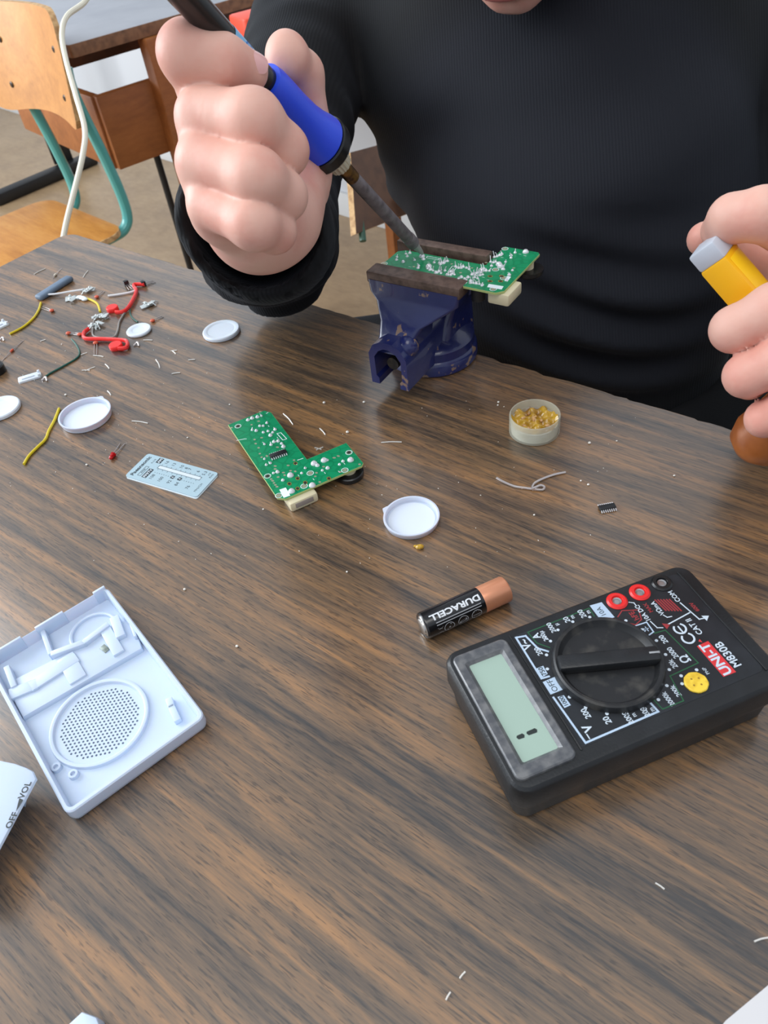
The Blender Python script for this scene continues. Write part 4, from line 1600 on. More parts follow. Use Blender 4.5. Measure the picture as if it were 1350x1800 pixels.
for s, sz, x, y, bo in (('200', 3.2, 69.0, 66.0, .02), ('m', 2.6, 72.0, 65.6, .02), ('20', 3.2, 61.0, 66.0, .02), ('m', 2.6, 64.0, 66.2, .02), ('2000', 2.9, 52.4, 65.0, .02), ('µ', 2.6, 55.4, 65.4, .02), ('200µ', 2.8, 47.0, 62.4, .02), ('A', 4.2, 44.0, 63.6, .03), ('V~', 4.6, 37.6, 61.8, .03), ('200', 3.0, 40.8, 56.0, .02), ('200', 3.2, 43.4, 20.6, .02), ('20', 3.4, 49.6, 14.4, .02), ('2000', 3.0, 57.8, 12.0, .02), ('m', 2.4, 60.6, 12.0, .02), ('200', 3.0, 65.6, 11.4, .02), ('m', 2.4, 68.6, 11.2, .02), ('V', 4.8, 40.4, 14.4, .03), ('200', 3.0, 93.6, 38.6, .02), ('2000', 3.0, 93.0, 31.0, .02), ('20k', 3.0, 89.6, 26.2, .02), ('200k', 2.8, 82.6, 14.6, .02), ('2000k', 2.8, 77.6, 12.6, .02), ('Ω', 5.2, 95.8, 26.2, .02), ('COM', 3.0, 112.4, 56.8, .02), ('VΩmA', 2.9, 101.4, 54.2, .02), ('10A DC', 2.9, 93.9, 54.6, .02), ('CAT II', 3.4, 109.8, 38.8, .02), ('PNP', 2.0, 99.8, 17.6, .0), ('M830B', 4.8, 113.4, 20.6, .02)):
    T_(s, sz * 1.1, x, y, pz + .01, TR, bo, .92)
mw.strip([(38.6, 8 + 2.2), (38.6, 10 + 2.2)], .5, pz)  # dc bar
mw.strip([(47.2, 60.2), (47.2, 62.0)], .4, pz)
# CE mark: two open arcs
for cy_, e in ((34.6, False), (40.4, True)):
    mw.strip([(103.4 + 2.6 * math.cos(math.radians(g_)), cy_ + 2.6 * math.sin(math.radians(g_))) for g_ in range(135, 406, 15)], .85, pz)
    if e:
        mw.strip([(103.4, cy_ - 2.4), (103.4, cy_ + 1.2)], .7, pz)
mw.strip([(112.4, 52.4), (114.2, 41.2), (117.0, 40.6)], .6, pz)
mw.flat([(116.2, 42.4), (119.2, 41.0), (116.6, 39.0)][::-1], pz)
mw.strip([(112.6, 46.0), (100.4, 44.6)], .6, pz)
mw.strip([(94.2, 49.2), (94.8, 45.0), (97.0, 44.0)], .5, pz)
mw.strip([(101.4, 49.8), (102.2, 48.0), (104.2, 47.6)], .5, pz)
mw.strip([(91.8, 62.6), (93.6, 61.4), (93.6, 59.4)], .5, pz)
mr.flat([(98.0, 46.2), (98.2, 42.6), (101.0, 44.2)], pz)
for k in range(6):
    mr.strip([(103.2 + k * 1.2, 58.6 - k * .5), (104.0 + k * 1.2, 51.6 - k * .6)], .7, pz)
mr.text('MAX', 2.6, 97.8, 56.2, pz, TR, .02)
mr.text('600V', 2.6, 116.6, 47.8, pz, TR, .02)
mr.text('hFE', 3.6, 89.6, 55.0, pz, TR, .02)
mbr.flat([(104.2, 29.6), (104.4, 12.2), (110.6, 12.0), (110.2, 29.8)][::-1], pz)
mbr.flat([(106.4, 31.4), (107.6, 32.2), (107.6, 30.2)], pz)
mwt = MB().text('UNI-T', 5.9, 107.4, 20.9, pz + .04, TR, .03, 1.1)
md = MB()
md.text('10A', 3.4, 77.6, 63.2, pz + .03, TR, 0)
md.text('OFF', 3.6, 37.6, 37.9, pz + .03, TR, 0)
md.text('750', 3.0, 37.2, 46.0, pz + .03, TR, .02)
md.text('1000', 2.6, 38.1, 29.3, pz + .03, TR, .02)
mbx.strip([(88.0, 46.4), (91.0, 46.4)], .4, pz)
mbx.flat([(88.6, 47.6), (88.6, 45.2), (90.2, 46.4)], pz)
mbx.strip([(90.3, 47.6), (90.3, 45.2)], .4, pz)
obj('white_print', mw, print_w, meter, smooth=None)
obj('range_box_print', mbx3, print_b, meter, smooth=None)
obj('pale_blue_print', mbx2, print_b, meter, smooth=None)
obj('pale_blue_print', mbx, print_b, meter, smooth=None)
obj('green_print', mg2, print_g, meter, smooth=None)
obj('green_print', mg, print_g, meter, smooth=None)
obj('red_print', mr, print_r, meter, smooth=None)
bd = obj('badge', mbr, badge_r, meter, smooth=None, label='red brand badge')
obj('badge_lettering', mwt, print_w, bd, smooth=None)
obj('dark_legends', md, lcd_ink, meter, smooth=None)

# ================================================================== battery
BL, BRd = 50.5, 7.2
b0, b1 = U(737, 1104, 7), U(896, 1032, 7)
bang = math.atan2(b1[1] - b0[1], b1[0] - b0[0])
bmid = (b0 + b1) / 2
bat = thing('battery', 'black and copper AA battery lying beside the multimeter', 'battery', (bmid[0] - BL / 2 * math.cos(bang), bmid[1] - BL / 2 * math.sin(bang), BRd), bang)
RY = Matrix.Rotation(PI / 2, 4, 'Y')
copper_m = mat('copper_foil', (222, 152, 116), 0.32, 0.4)
batblack = mat('battery_black', (20, 20, 22), 0.25, coat=0.3)
silver_m = mat('battery_silver', (206, 204, 200), 0.25, 0.95)
CUT = 34.0
obj('black_wrap', MB().lathe([(5.5, .9), (5.7, .5), (6.6, .25), (7.1, .8), (7.2, 1.6), (7.2, CUT)], 48, mtx=RY), batblack, bat, smooth=40)
obj('copper_wrap', MB().lathe([(7.2, CUT), (7.22, CUT + .1), (7.2, BL - 1.8), (6.9, BL - 1.0), (6.4, BL - .7), (0, BL - .7)], 48, mtx=RY), copper_m, bat, smooth=40)
obj('negative_terminal', MB().lathe([(0, -.5), (3.9, -.55), (4.4, -.3), (4.6, .3), (5.4, .5), (5.7, .8), (5.7, 1.0)], 40, mtx=RY), silver_m, bat, smooth=40)
obj('positive_terminal', MB().lathe([(2.9, BL - 1.0), (2.8, BL + .6), (2.4, BL + .9), (0, BL + .9)], 24, mtx=RY), silver_m, bat)


def wrap(x, y, z, r=7.25):
    a = y / r
    return (x, r * math.sin(a), r * math.cos(a))


mb = MB()
# y = arc offset from the top; negative y faces the camera.  letters upside down for us
mb.text('DURACELL', 4.5, 18.2, -2.4, 0, PI, .035, 1.3, bend=wrap)
obj('brand_lettering', mb, mat('battery_white_print', (222, 226, 230), 0.4), bat, smooth=None)
mb = MB()
for cx in (12.2, 20.2, 28.0):
    segs = 28
    vs, fs = [], []
    for i in range(segs):
        a = 2 * PI * i / segs
        vs.append(wrap(cx + 3.0 * math.cos(a), -11.0 + 2.9 * math.sin(a), 0))
        vs.append(wrap(cx + 2.65 * math.cos(a), -11.0 + 2.55 * math.sin(a), 0))
    for i in range(segs):
        j = (i + 1) % segs
        fs.append((2 * i, 2 * i + 1, 2 * j + 1, 2 * j)[::-1])
    mb.add(vs, fs)
def wstrip(pts, w):
    k = MB().strip(pts, w, 0)
    mb.add([wrap(p[0], p[1] - 2.0, p[2]) for p in k.v], k.f)
_rw = random.Random(8)
for row in (-3.8, -5.2):
    x_ = 6.0
    while x_ < 31:
        l_ = _rw.uniform(.5, 1.6)
        wstrip([(x_, row), (x_ + l_, row)], .5)
        x_ += l_ + _rw.uniform(.25, .5)
wstrip([(10.2, -7.2), (14.2, -10.8)], .4)
wstrip([(11.4, -10.6), (12.4, -9.2), (13.0, -7.6)], .9)
wstrip([(18.2, -7.2), (22.2, -10.8)], .4)
wstrip([(18.8, -9.6), (21.6, -8.8)], 1.4)
wstrip([(26.6, -7.4), (26.6, -10.6)], .8)
wstrip([(28.0, -7.0), (28.0, -11.0)], .4)
wstrip([(29.4, -7.4), (29.4, -10.6)], .8)
wstrip([(26.0, -9.0), (30.0, -9.0)], .3)
wstrip([(6.0, -7.0), (8.6, -11.0)], .4)
wstrip([(8.6, -7.0), (6.0, -11.0)], .4)
wstrip([(6.4, -7.6), (8.2, -7.6), (7.9, -10.4), (6.7, -10.4), (6.4, -7.6)], .35)
obj('symbols', mb, mat('battery_grey_print', (168, 170, 174), 0.4), bat, smooth=None)

# ================================================================== white radio case half
wpl = mat('white_plastic', (197, 211, 230), 0.38, sss=0.15, bump=(200, 0.03))
wpl2 = mat('white_plastic_clip', (214, 222, 230), 0.35, sss=0.1)
RL, RW = 112.0, 70.5
ro, ra = fit2((0, 0), (RL, 0), (188, 1032), (360, 1256), 10)
radio = thing('radio_case', 'open white plastic radio case half with round speaker grille', 'radio case', ro, ra)
rl = lambda px, py, z: to_local(px, py, z, ro, ra)
mb = MB()
outer = rrect(0, -RW, RL, 0, 4, 6)
inner = rrect(1.0, -RW + 2.0, RL - 2.4, -2.2, 2.5, 6)
r0 = [(x, y, 0) for x, y in inset(outer, 2.5)]
r1 = [(x, y, 1.5) for x, y in inset(outer, .7)]
r2 = [(x, y, 4) for x, y in outer]
def rimz(x):
    return 10.0 if x > 3 else 8.0
r3 = [(x, y, 9.4) for x, y in outer]
r4 = [(x, y, 10.0) for x, y in inset(outer, .6)]
r5 = [(x, y, 10.0) for x, y in inset(inner, -.3)]
r6 = [(x, y, 9.5) for x, y in inner]
r7 = [(x, y, 2.2) for x, y in inset(inner, .4)]
mb.loft([r0, r1, r2, r3, r4, r5, r6, r7])
shell = obj('shell', mb, wpl, radio, smooth=40)
# notched end wall strips on the open end
for y0, y1, h_ in ((-8, -1, 11.2), (-42, -26, 11.0), (-68, -50, 11.0)):
    obj('end_tab', MB().box((.8, (y0 + y1) / 2, h_ / 2 + 1), (1.5, y1 - y0, h_ - 1), .3), wpl, radio)
gc = rl(176, 1270, 2.3)
gr = 21.5
mb = MB().lathe([(gr + 3.0, 2.1), (gr + 2.6, 4.0), (gr + 1.6, 4.3), (gr + .8, 4.0), (gr + .2, 2.4), (0, 2.4)], 64, c=(gc[0], gc[1], 0))
gri = obj('speaker_grille', mb, wpl, radio, smooth=40)
mb = MB()
pit = 2.05
for i in range(-12, 13):
    for j in range(-12, 13):
        x, y = pit * (i + .5 * (j % 2)), pit * .866 * j
        if math.hypot(x, y) < gr - 2.2:
            mb.disc((gc[0] + x, gc[1] + y), .56, 2.44, 8)
obj('grille_holes', mb, mat('grille_hole', (78, 92, 112), 0.7), gri, smooth=None)
# raised battery bay plateau and ribs
pl = [rl(*p, 5) for p in [(40, 1262), (250, 1140), (243, 1117), (228, 1090), (196, 1098), (176, 1118), (112, 1150), (22, 1196), (22, 1228)]]
if area2(pl) < 0:
    pl = pl[::-1]
obj('battery_bay', MB().prism(pl, 2, 5.6, 1.2), wpl, radio, smooth=40)
def rib(pts, w, z0, z1, z=6, nm='rib'):
    q = [rl(*p, z) for p in pts]
    mbr_ = MB()
    for a, b in zip(q[:-1], q[1:]):
        L_ = math.hypot(b[0] - a[0], b[1] - a[1])
        mbr_.box(((a[0] + b[0]) / 2, (a[1] + b[1]) / 2, (z0 + z1) / 2), (L_ + w * .6, w, z1 - z0), .5, rot=math.atan2(b[1] - a[1], b[0] - a[0]))
    return obj(nm, mbr_, wpl, radio)
rib([(74, 1105), (90, 1150)], 2.6, 2, 7.6)
rib([(95, 1152), (150, 1132), (190, 1102)], 3.4, 3, 8.4)
rib([(24, 1220), (60, 1205), (130, 1160)], 7, 3, 7.2)
rib([(118, 1160), (135, 1190)], 9, 3, 7.0)
rib([(204, 1092), (214, 1120)], 5, 3, 9.0)
rib([(186, 1108), (208, 1146)], 6, 3, 7.4)
rib([(14, 1176), (26, 1208)], 3, 2, 8.0)
rib([(310, 1262), (300, 1240), (296, 1228)], 3.4, 2, 5.6)
rib([(232, 1100), (240, 1122)], 1.6, 2, 8.6)
q = rl(166, 1112, 3)
obj('tuner_recess', MB().lathe([(13.5, 2), (13.3, 4.2), (12.4, 4.6), (11.6, 4.2), (11.4, 2.6), (0, 2.5)], 48, c=(q[0], q[1], 0)), wpl, radio, smooth=40)
q = rl(184, 1140, 6)
obj('contact_slot', MB().box((q[0], q[1], 5.9), (5.2, 3.2, .6), .1, rot=0.2), mat('slot_metal', (150, 160, 152), 0.4, 0.5, var=(400, (90, 96, 92), 0.5)), radio, label='small metal contact slot')
for p in ((130, 1362), (100, 1350)):
    q = rl(*p, 3)
    obj('screw_boss', MB().lathe([(2.4, 2), (2.2, 4.4), (1.2, 4.5), (1.0, 3), (0, 3)], 20, c=(q[0], q[1], 0)), wpl, radio)

# second shell lying at the lower left with OFF / VOL lettering
so, sa = fit2((0, 0), (60, 0), (63, 1366), (-8, 1500), 17)
so = so * 1.0
sl = lambda px, py, z: to_local(px, py, z, so, sa)
back = thing('plastic_shell', 'white rounded plastic shell with OFF and VOL lettering at the left edge', 'shell', so, sa)
pts = [sl(*p, 17) for p in [(63, 1368), (57, 1354), (44, 1347), (24, 1340), (0, 1335), (-120, 1330)]]
far = [sl(*p, 17) for p in [(-260, 1640)]]
poly = pts + [sl(-160, 1560, 17), (64, 0)]
if area2(poly) < 0:
    poly = poly[::-1]
mb = MB().loft([[(x, y, z) for x, y in inset(poly, o_)] for o_, z in ((11.5, 0.3), (9.0, 4), (3.4, 11), (1.0, 14), (0, 15.4), (.4, 16.5), (1.5, 17.0))])
obj('moulding', mb, wpl, back, smooth=40)
mt_ = MB()
td = math.atan2(sl(63, 1366, 17)[1] - sl(0, 1495, 17)[1], sl(63, 1366, 17)[0] - sl(0, 1495, 17)[0])
q = sl(44, 1389, 17)
mt_.text('VOL', 4.0, q[0], q[1], 17.06, td, .02)
q = sl(21, 1442, 17)
mt_.text('OFF', 4.0, q[0], q[1], 17.06, td, .02)
p1_, p2_, p3_ = sl(28, 1427, 17), sl(40, 1402, 17), sl(34, 1421, 17)
p1_, p2_, p3_ = sl(28, 1427, 17), sl(34, 1403, 17), sl(41, 1406, 17)
tri = [p1_, p2_, p3_]
mt_.flat(tri if area2(tri) > 0 else tri[::-1], 17.06)
obj('lettering', mt_, lcd_ink, back, smooth=None)

# corner of another white part at the bottom left edge, and a pale sheet at the bottom right
q = U(142, 1800, 6)
o = thing('plastic_cover', 'white plastic corner poking in at the bottom edge, below the radio case', 'plastic part', (q[0], q[1], 0), 0.5)
obj('plate', MB().prism([(-40, -50), (8, -50), (6, -2), (2, 3), (-4, 2), (-40, -10)], 0.0, 8, 1.2), wpl, o, smooth=40)
q = U(1325, 1800, 1)
o = thing('paper_sheet', 'pale grey sheet of paper at the bottom right corner', 'paper', (q[0], q[1], 0), 0.42)
obj('sheet', MB().prism(rrect(-12, -90, 120, 5.5, 5), 0.0, 0.5), mat('paper_grey', (206, 204, 204), 0.7), o, smooth=None)

# ================================================================== dial card
card_m = mat('dial_card_silver', (166, 190, 200), 0.35)
card_b = mat('dial_card_backing', (206, 216, 222), 0.4)
CL, CW = 60.5, 24.8
co, ca = fit2((0, 0), (CL, 0), (258, 796), (387, 832), 1.2)
card = thing('dial_card', 'silvery radio dial scale card with printed frequency numbers', 'dial card', co, ca)
# local: x along the long side, -y towards us
obj('backing', MB().prism(rrect(1.2, -CW - .8, CL + .6, -1.2, 1.8), 0, .5), card_b, card, smooth=None)
obj('scale_plate', MB().prism(rrect(0, -CW, CL, 0, 2.2), .55, 1.2, .1), card_m, card, smooth=None)
mk = MB()
cz = 1.24
cr = PI / 2
mk.text('Paeansonic', 3.9, 4.2, -12.6, cz, cr, .03, 1.16)
mk.text('R-218', 1.9, 9.6, -5.6, cz, cr, 0)
mk.flat(rrect(11.6, -6.2, 15.6, -1.2, .3), cz)
mk.flat(rrect(11.8, -21.6, 15.6, -12.6, .3), cz)
mk.strip([(8.0, -21.0), (10.4, -21.0), (10.4, -11.6), (8.0, -11.6), (8.0, -21.0)], .3, cz)
mk.text('POWER', 1.3, 9.2, -16.2, cz, cr, .03)
for s, x in (('16', 19.6), ('13', 25.6), ('10', 32.4), ('8', 36.4), ('7', 39.4), ('6', 46.2), ('5.3', 51.6)):
    mk.text(s, 3.4, x, -3.6, cz, cr, 0)
for s, x in (('108', 19.0), ('100', 26.2), ('92', 33.6), ('84', 40.0), ('76', 49.0)):
    mk.text(s, 3.4, x, -19.0, cz, cr, 0)
mk.text('x10', 1.9, 55.2, -3.4, cz, cr, 0)
mk.text('KHz', 2.3, 57.6, -4.4, cz, cr, 0)
mk.text('MHz/CH', 2.3, 56.0, -16.8, cz, cr, 0)
for k in range(9):
    x = 18 + k * 4.0
    mk.strip([(x, -7.2), (x, -6.4)], .25, cz)
    mk.strip([(x, -11.0), (x, -11.9)], .25, cz)
for k in range(18):
    x = 18 + k * 1.9
    mk.disc((x, -14.6), .3, cz, 6)
mk.flat(rrect(31.6, -15.8, 34.2, -13.0, .2), cz + .01)
mk.flat(rrect(37.4, -15.6, 40.0, -12.8, .2), cz + .01)
mk.strip([(16.6, -10.6), (52.2, -10.6), (52.2, -7.6), (16.6, -7.6), (16.6, -10.6)], .28, cz)
obj('printing', mk, mat('card_ink', (40, 52, 58), 0.5), card, smooth=None)
mk = MB()
mk.flat(rrect(16.9, -10.4, 52.0, -7.8, 1.2), cz + .005)
mk.text('AM', 3.0, 13.7, -3.7, cz + .03, cr, .03)
mk.text('FM/TV', 3.0, 13.8, -17.1, cz + .03, cr, .03)
mk.text('6', 2.2, 32.9, -14.4, cz + .04, cr, .03)
mk.text('4', 2.2, 38.7, -14.2, cz + .04, cr, .03)
obj('light_printing', mk, card_b, card, smooth=None)

# ================================================================== lids, discs and the rosin jar
milky = mat('milky_plastic', (200, 208, 224), 0.35, sss=0.2)
milky_w = mat('white_cap_plastic', (214, 222, 232), 0.4, sss=0.1)
wax = mat('white_liner', (218, 227, 240), 0.5)


def open_lid(name, label, px, py, R, h, tab_dir):
    c = U(px, py, 0)
    t = thing(name, label, 'lid', c, 0, 'white plastic lids')
    def rf(a, r, z):
        d = (a - tab_dir + PI) % (2 * PI) - PI
        return r + (2.0 * math.exp(-(d / 0.11) ** 2) if r > R - .7 and z > h - 1.6 else 0)
    obj('rim', MB().lathe([(0, 0), (R - 1.2, 0), (R - .6, .5), (R - .1, h - 1.5), (R + .25, h - .8), (R + .1, h), (R - .9, h), (R - 1.2, h - .3), (R - 1.5, 1.2), (R - 2.4, 1.0), (0, 1.0)], 72, rfun=rf), milky, t, smooth=40)
    obj('liner', MB().lathe([(R - 2.3, 1.0), (R - 2.8, 1.45), (0, 1.45)], 64), wax, t, smooth=40)
    return t


open_lid('jar_lid', 'translucent white jar lid with a small tab between the lying circuit board and the battery', 724, 915, 16.6, 4.4, math.radians(150))
open_lid('jar_lid', 'large white open lid beside the loose yellow wire', 153, 735, 19.2, 5.2, math.radians(62))


def disc_lid(name, label, px, py, R, h, inner, ecc=0.0):
    c = U(px, py, 0)
    t = tag(obj(name, MB().lathe([(0, 0), (R - .8, 0), (R, .7), (R, h - .8), (R - .7, h), (R * inner + .8, h), (R * inner, h - .5), (R * inner - .6, h - .6), (0, h - .6)], 64), milky_w, loc=c, smooth=40), label, 'cap', 'white plastic lids')
    return t


disc_lid('round_cap', 'flat white round cap nearest the black sleeve', 390, 585, 15.6, 3.4, .74)
disc_lid('round_cap', 'small flat white cap beside the red pointers', 245, 583, 10.6, 2.6, .52)
disc_lid('round_cap', 'white round cap cut by the left edge, above the loose yellow wire', 3, 721, 15.0, 3.4, .6)

jar_m = mat('jar_clear_plastic', (226, 226, 206), 0.22, alpha=0.38)
frost = mat('frosted_residue', (226, 226, 220), 0.5, var=(130, (196, 190, 172), 0.5), alpha=0.85)
rosin = mat('amber_rosin', (216, 172, 50), 0.14, var=(90, (134, 82, 22), 0.5), trans=0.2, coat=0.4, bump=(260, 0.5))
jc = U(939, 757, 0)
JR = 16.4
jar = thing('rosin_jar', 'clear plastic jar of yellow-brown rosin flux', 'jar', jc)
obj('wall', MB().lathe([(0, 0), (JR - .6, 0), (JR, .6), (JR, 13.2), (JR - .35, 13.8), (JR - .9, 13.8), (JR - 1.2, 13.2), (JR - 1.2, 1.2), (0, 1.0)], 72), jar_m, jar, smooth=40)
obj('residue', MB().lathe([(JR - 1.3, 1.2), (JR - 1.3, 8.0), (JR - 1.9, 8.4), (JR - 2.2, 1.4)], 72, rfun=lambda a, r, z: r), frost, jar, smooth=40)
rs = random.Random(3)
def rf(a, r, z):
    return r * (1 + .05 * math.sin(3 * a + z) + .03 * math.sin(7 * a))
vs, fs = [], []
NR, NA = 16, 64
for i in range(NR + 1):
    r = (JR - 1.35) * i / NR
    for k in range(NA):
        a = 2 * PI * k / NA
        zz = 5.4 + 1.6 * math.sin(r * .55 + 2 * a) * (r / JR) + 1.3 * math.sin(r * math.cos(a) * .8 + 1) + 1.0 * math.cos(r * math.sin(a) * 1.1) + (2.4 * (r / JR) ** 3) * max(0, math.sin(a) * .6 + .5)
        vs.append((r * math.cos(a), r * math.sin(a), zz + 1.8))
for i in range(NR):
    for k in range(NA):
        k2 = (k + 1) % NA
        fs.append((i * NA + k, (i + 1) * NA + k, (i + 1) * NA + k2, i * NA + k2))
n0 = len(vs)
for k in range(NA):
    a = 2 * PI * k / NA
    vs.append(((JR - 1.35) * math.cos(a), (JR - 1.35) * math.sin(a), 1.4))
for k in range(NA):
    k2 = (k + 1) % NA
    fs.append((NR * NA + k, n0 + k, n0 + k2, NR * NA + k2))
fs.append(tuple(n0 + k for k in range(NA))[::-1])
obj('rosin', MB().add(vs, fs), rosin, jar, smooth=60)
chunks = MB()
pinkch = mat('pink_amber_crust', (206, 164, 110), 0.3, var=(200, (168, 110, 70), 0.5))
for k in range(12):
    a, r = rs.uniform(0, 2 * PI), rs.uniform(0, 10)
    chunks.ball((r * math.cos(a), r * math.sin(a), 7.6 + rs.uniform(0, 1.2)), (rs.uniform(.8, 1.9), rs.uniform(.6, 1.4), rs.uniform(.8, 1.5)), 8, Matrix.Rotation(rs.uniform(0, 3), 4, 'Z') @ Matrix.Rotation(rs.uniform(0, 1), 4, 'X'))
obj('crust', chunks, pinkch, jar, smooth=20)
# crumb of rosin by the middle lid
c = U(738, 964, 0)
mb = MB().ball((0, 0, 1.3), (2.6, 1.8, 1.5), 8).ball((-2.4, 1.6, .7), (1.1, .9, .8), 7)
tag(obj('rosin_crumb', mb, rosin, loc=c, smooth=20), 'small amber rosin crumb just below the translucent tabbed lid', 'crumb')

# ================================================================== loose chip and wires
c = U(1067, 894, 0)
ic = thing('microchip', 'black chip with two rows of pins lying alone on the table, right', 'chip', c, math.radians(3))
make_ic(ic, (0, 0), 0, 9.6, 3.9, .5, 1.5)

wire_tin = mat('tinned_wire', (206, 196, 192), 0.25, 0.7)
lead_m = mat('clipped_lead', (226, 222, 214), 0.35, 0.4)
wp = lambda pts, z: [U(x, y, z) for x, y in pts]
pts = [U(873, 840, .8), U(885, 847, .8), U(905, 855, .9), U(925, 858, 1.0), U(940, 860, 1.2), U(953, 861, 1.0), U(957, 856, 1.4), U(950, 853, 2.2), U(940, 857, 2.4), U(935, 858, 2.0), U(940, 849, 1.6), U(955, 841, 1.2), U(975, 834, 1.0), U(994, 830, .9)]
tag(obj('wire_knot', MB().tube(pts, 0.75, 8, 5), wire_tin, world_mm=True), 'bent piece of bare tinned wire with a loop, below the rosin jar', 'wire')

yw = mat('yellow_insulation', (214, 190, 30), 0.4)
gw = mat('green_insulation', (24, 84, 72), 0.45)
grw = mat('grey_insulation', (150, 144, 138), 0.4, 0.2)
o = tag(obj('yellow_wire', MB().tube(wp([(104, 718), (96, 738), (86, 757), (80, 772), (68, 784), (52, 800), (42, 816)], 1.0), 1.0, 8, 5), yw, world_mm=True), 'short loose yellow wire beside the large open lid', 'wire')
tag(obj('yellow_wire', MB().tube(wp([(72, 532), (68, 545), (58, 560), (40, 575), (17, 587)], 1.0), 1.0, 8, 5), yw, world_mm=True), 'curved yellow wire coming from under the grey ferrite rod', 'wire')
tag(obj('yellow_wire', MB().tube(wp([(150, 524), (162, 528), (172, 535), (176, 548)], 1.4), 1.0, 8, 5), yw, world_mm=True), 'short yellow wire bent between the two heaps of metal contacts', 'wire')
tag(obj('green_wire', MB().tube(wp([(126, 596), (135, 607), (140, 620), (134, 630), (112, 643), (90, 655), (80, 662)], .8), .75, 8, 5), gw, world_mm=True), 'dark green wire running up from the small white plastic clip', 'wire')
tag(obj('grey_wire', MB().tube(wp([(166, 560), (163, 575), (164, 590), (180, 594), (200, 592), (207, 580), (210, 565), (222, 545)], 1.2), .8, 8, 5), grw, world_mm=True), 'grey wire looping between the red pointers', 'wire')
tag(obj('green_wire', MB().tube(wp([(228, 540), (229, 552), (234, 560), (242, 566)], .8), .7, 8, 4), gw, world_mm=True), 'short dark green wire behind the small flat cap', 'wire')
tag(obj('white_wire', MB().tube(wp([(68, 518), (95, 517), (120, 513), (146, 509)], 2.6), .9, 8, 4), mat('white_insulation', (224, 226, 228), 0.4), world_mm=True), 'stiff white wire lying across the grey ferrite rod', 'wire')
tag(obj('white_wire', MB().tube(wp([(190, 520), (212, 517), (232, 513), (240, 509)], 1.2), .9, 8, 4), bpy.data.materials['white_insulation'], world_mm=True), 'stiff white wire pointing at the upper red pointer', 'wire')

# ferrite rod
fm = mat('grey_ferrite', (104, 122, 142), 0.55, var=(60, (92, 108, 126), 0.5))
a_, b_ = U(66, 524, 3), U(124, 487, 3)
vv = b_ - a_
tag(obj('ferrite_rod', MB().box((0, 0, 2.6), (np.linalg.norm(vv), 9.4, 5.0), 2.2, seg=3), fm, loc=((a_ + b_)[0] / 2, (a_ + b_)[1] / 2, 0), rotz=math.atan2(vv[1], vv[0])), 'flat grey-blue ferrite rod at the far end of the table', 'ferrite rod')

# red tuning pointers
redp = mat('red_pointer_plastic', (238, 50, 46), 0.35, sss=0.1)


def pointer(label, path, hub, hub_r):
    c = U(*hub, 0)
    t = thing('dial_pointer', label, 'pointer', c, 0, 'red dial pointers')
    mb = MB().lathe([(0, 0), (hub_r - .4, 0), (hub_r, .5), (hub_r, 3.4), (hub_r - .5, 4.0), (0, 4.0)], 28)
    obj('hub', mb, redp, t, smooth=40)
    q = [U(x, y, 2.4) - c for x, y in path]
    obj('arm', MB().tube(q, 1.5, 8, 5, flat=1.3), redp, t)
    return t


pointer('red plastic dial pointer, arm reaching away from the two white discs', [(203, 549), (216, 548), (226, 540), (236, 523), (240, 510), (236, 505), (237, 500), (254, 500)], (199, 546), 5.4)
pointer('red plastic dial pointer lying nearest the green wire', [(208, 613), (222, 611), (224, 602), (216, 598), (180, 596), (150, 595), (148, 585), (156, 578)], (205, 612), 5.6)

# tin contacts
tin = mat('contact_plate', (204, 210, 208), 0.35, 0.45)
def contact(label, px, py, rz, seed):
    rs = random.Random(seed)
    c = U(px, py, 0)
    mb = MB()
    for k in range(3):
        mb.box((rs.uniform(-4, 4), rs.uniform(-4, 4), .6 + k * .9), (rs.uniform(6, 11), rs.uniform(3, 6), .5), .15, rot=Matrix.Rotation(rs.uniform(0, 3), 4, 'Z') @ Matrix.Rotation(rs.uniform(-.2, .2), 4, 'X'))
    for k in range(3):
        a = rs.uniform(0, 2 * PI)
        mb.tube([(0, 0, 1), (4 * math.cos(a), 4 * math.sin(a), 2.6), (8 * math.cos(a), 8 * math.sin(a), .6)], .5, 6, 4)
    for k in range(3):
        mb.ball((rs.uniform(-4, 4), rs.uniform(-4, 4), 2.6), (1.2, 1.0, 1.0), 8)
    return tag(obj('contact_clip', mb, tin, loc=c, rotz=rz), label, 'metal clip', 'tin contact clips')


contact('tin contact clip bent beside the grey ferrite rod', 125, 527, .3, 1)
contact('crumpled tin contact touching the white wire end', 156, 512, 1.2, 2)
contact('tin contact clip lying against the lower red pointer arm', 172, 573, .5, 3)
contact('small tin contact right above the lower red pointer', 178, 559, 2.0, 4)
contact('loose tin contact right of the upper red pointer', 263, 536, .9, 5)
wm = mat('white_melted_plastic', (226, 236, 240), 0.35)
c = U(146, 527, 0)
tag(obj('plastic_scrap', MB().ball((0, 0, 2), (6.5, 2.6, 1.4), 12, Matrix.Rotation(-.7, 4, 'Z')).ball((-3, 2, 2.2), (3, 2.6, 1.3), 10).ball((3, -3.4, 1.8), (3, 2, 1.3), 10), wm, loc=c, smooth=60), 'white scrap of plastic on the tin contact by the ferrite rod', 'scrap')

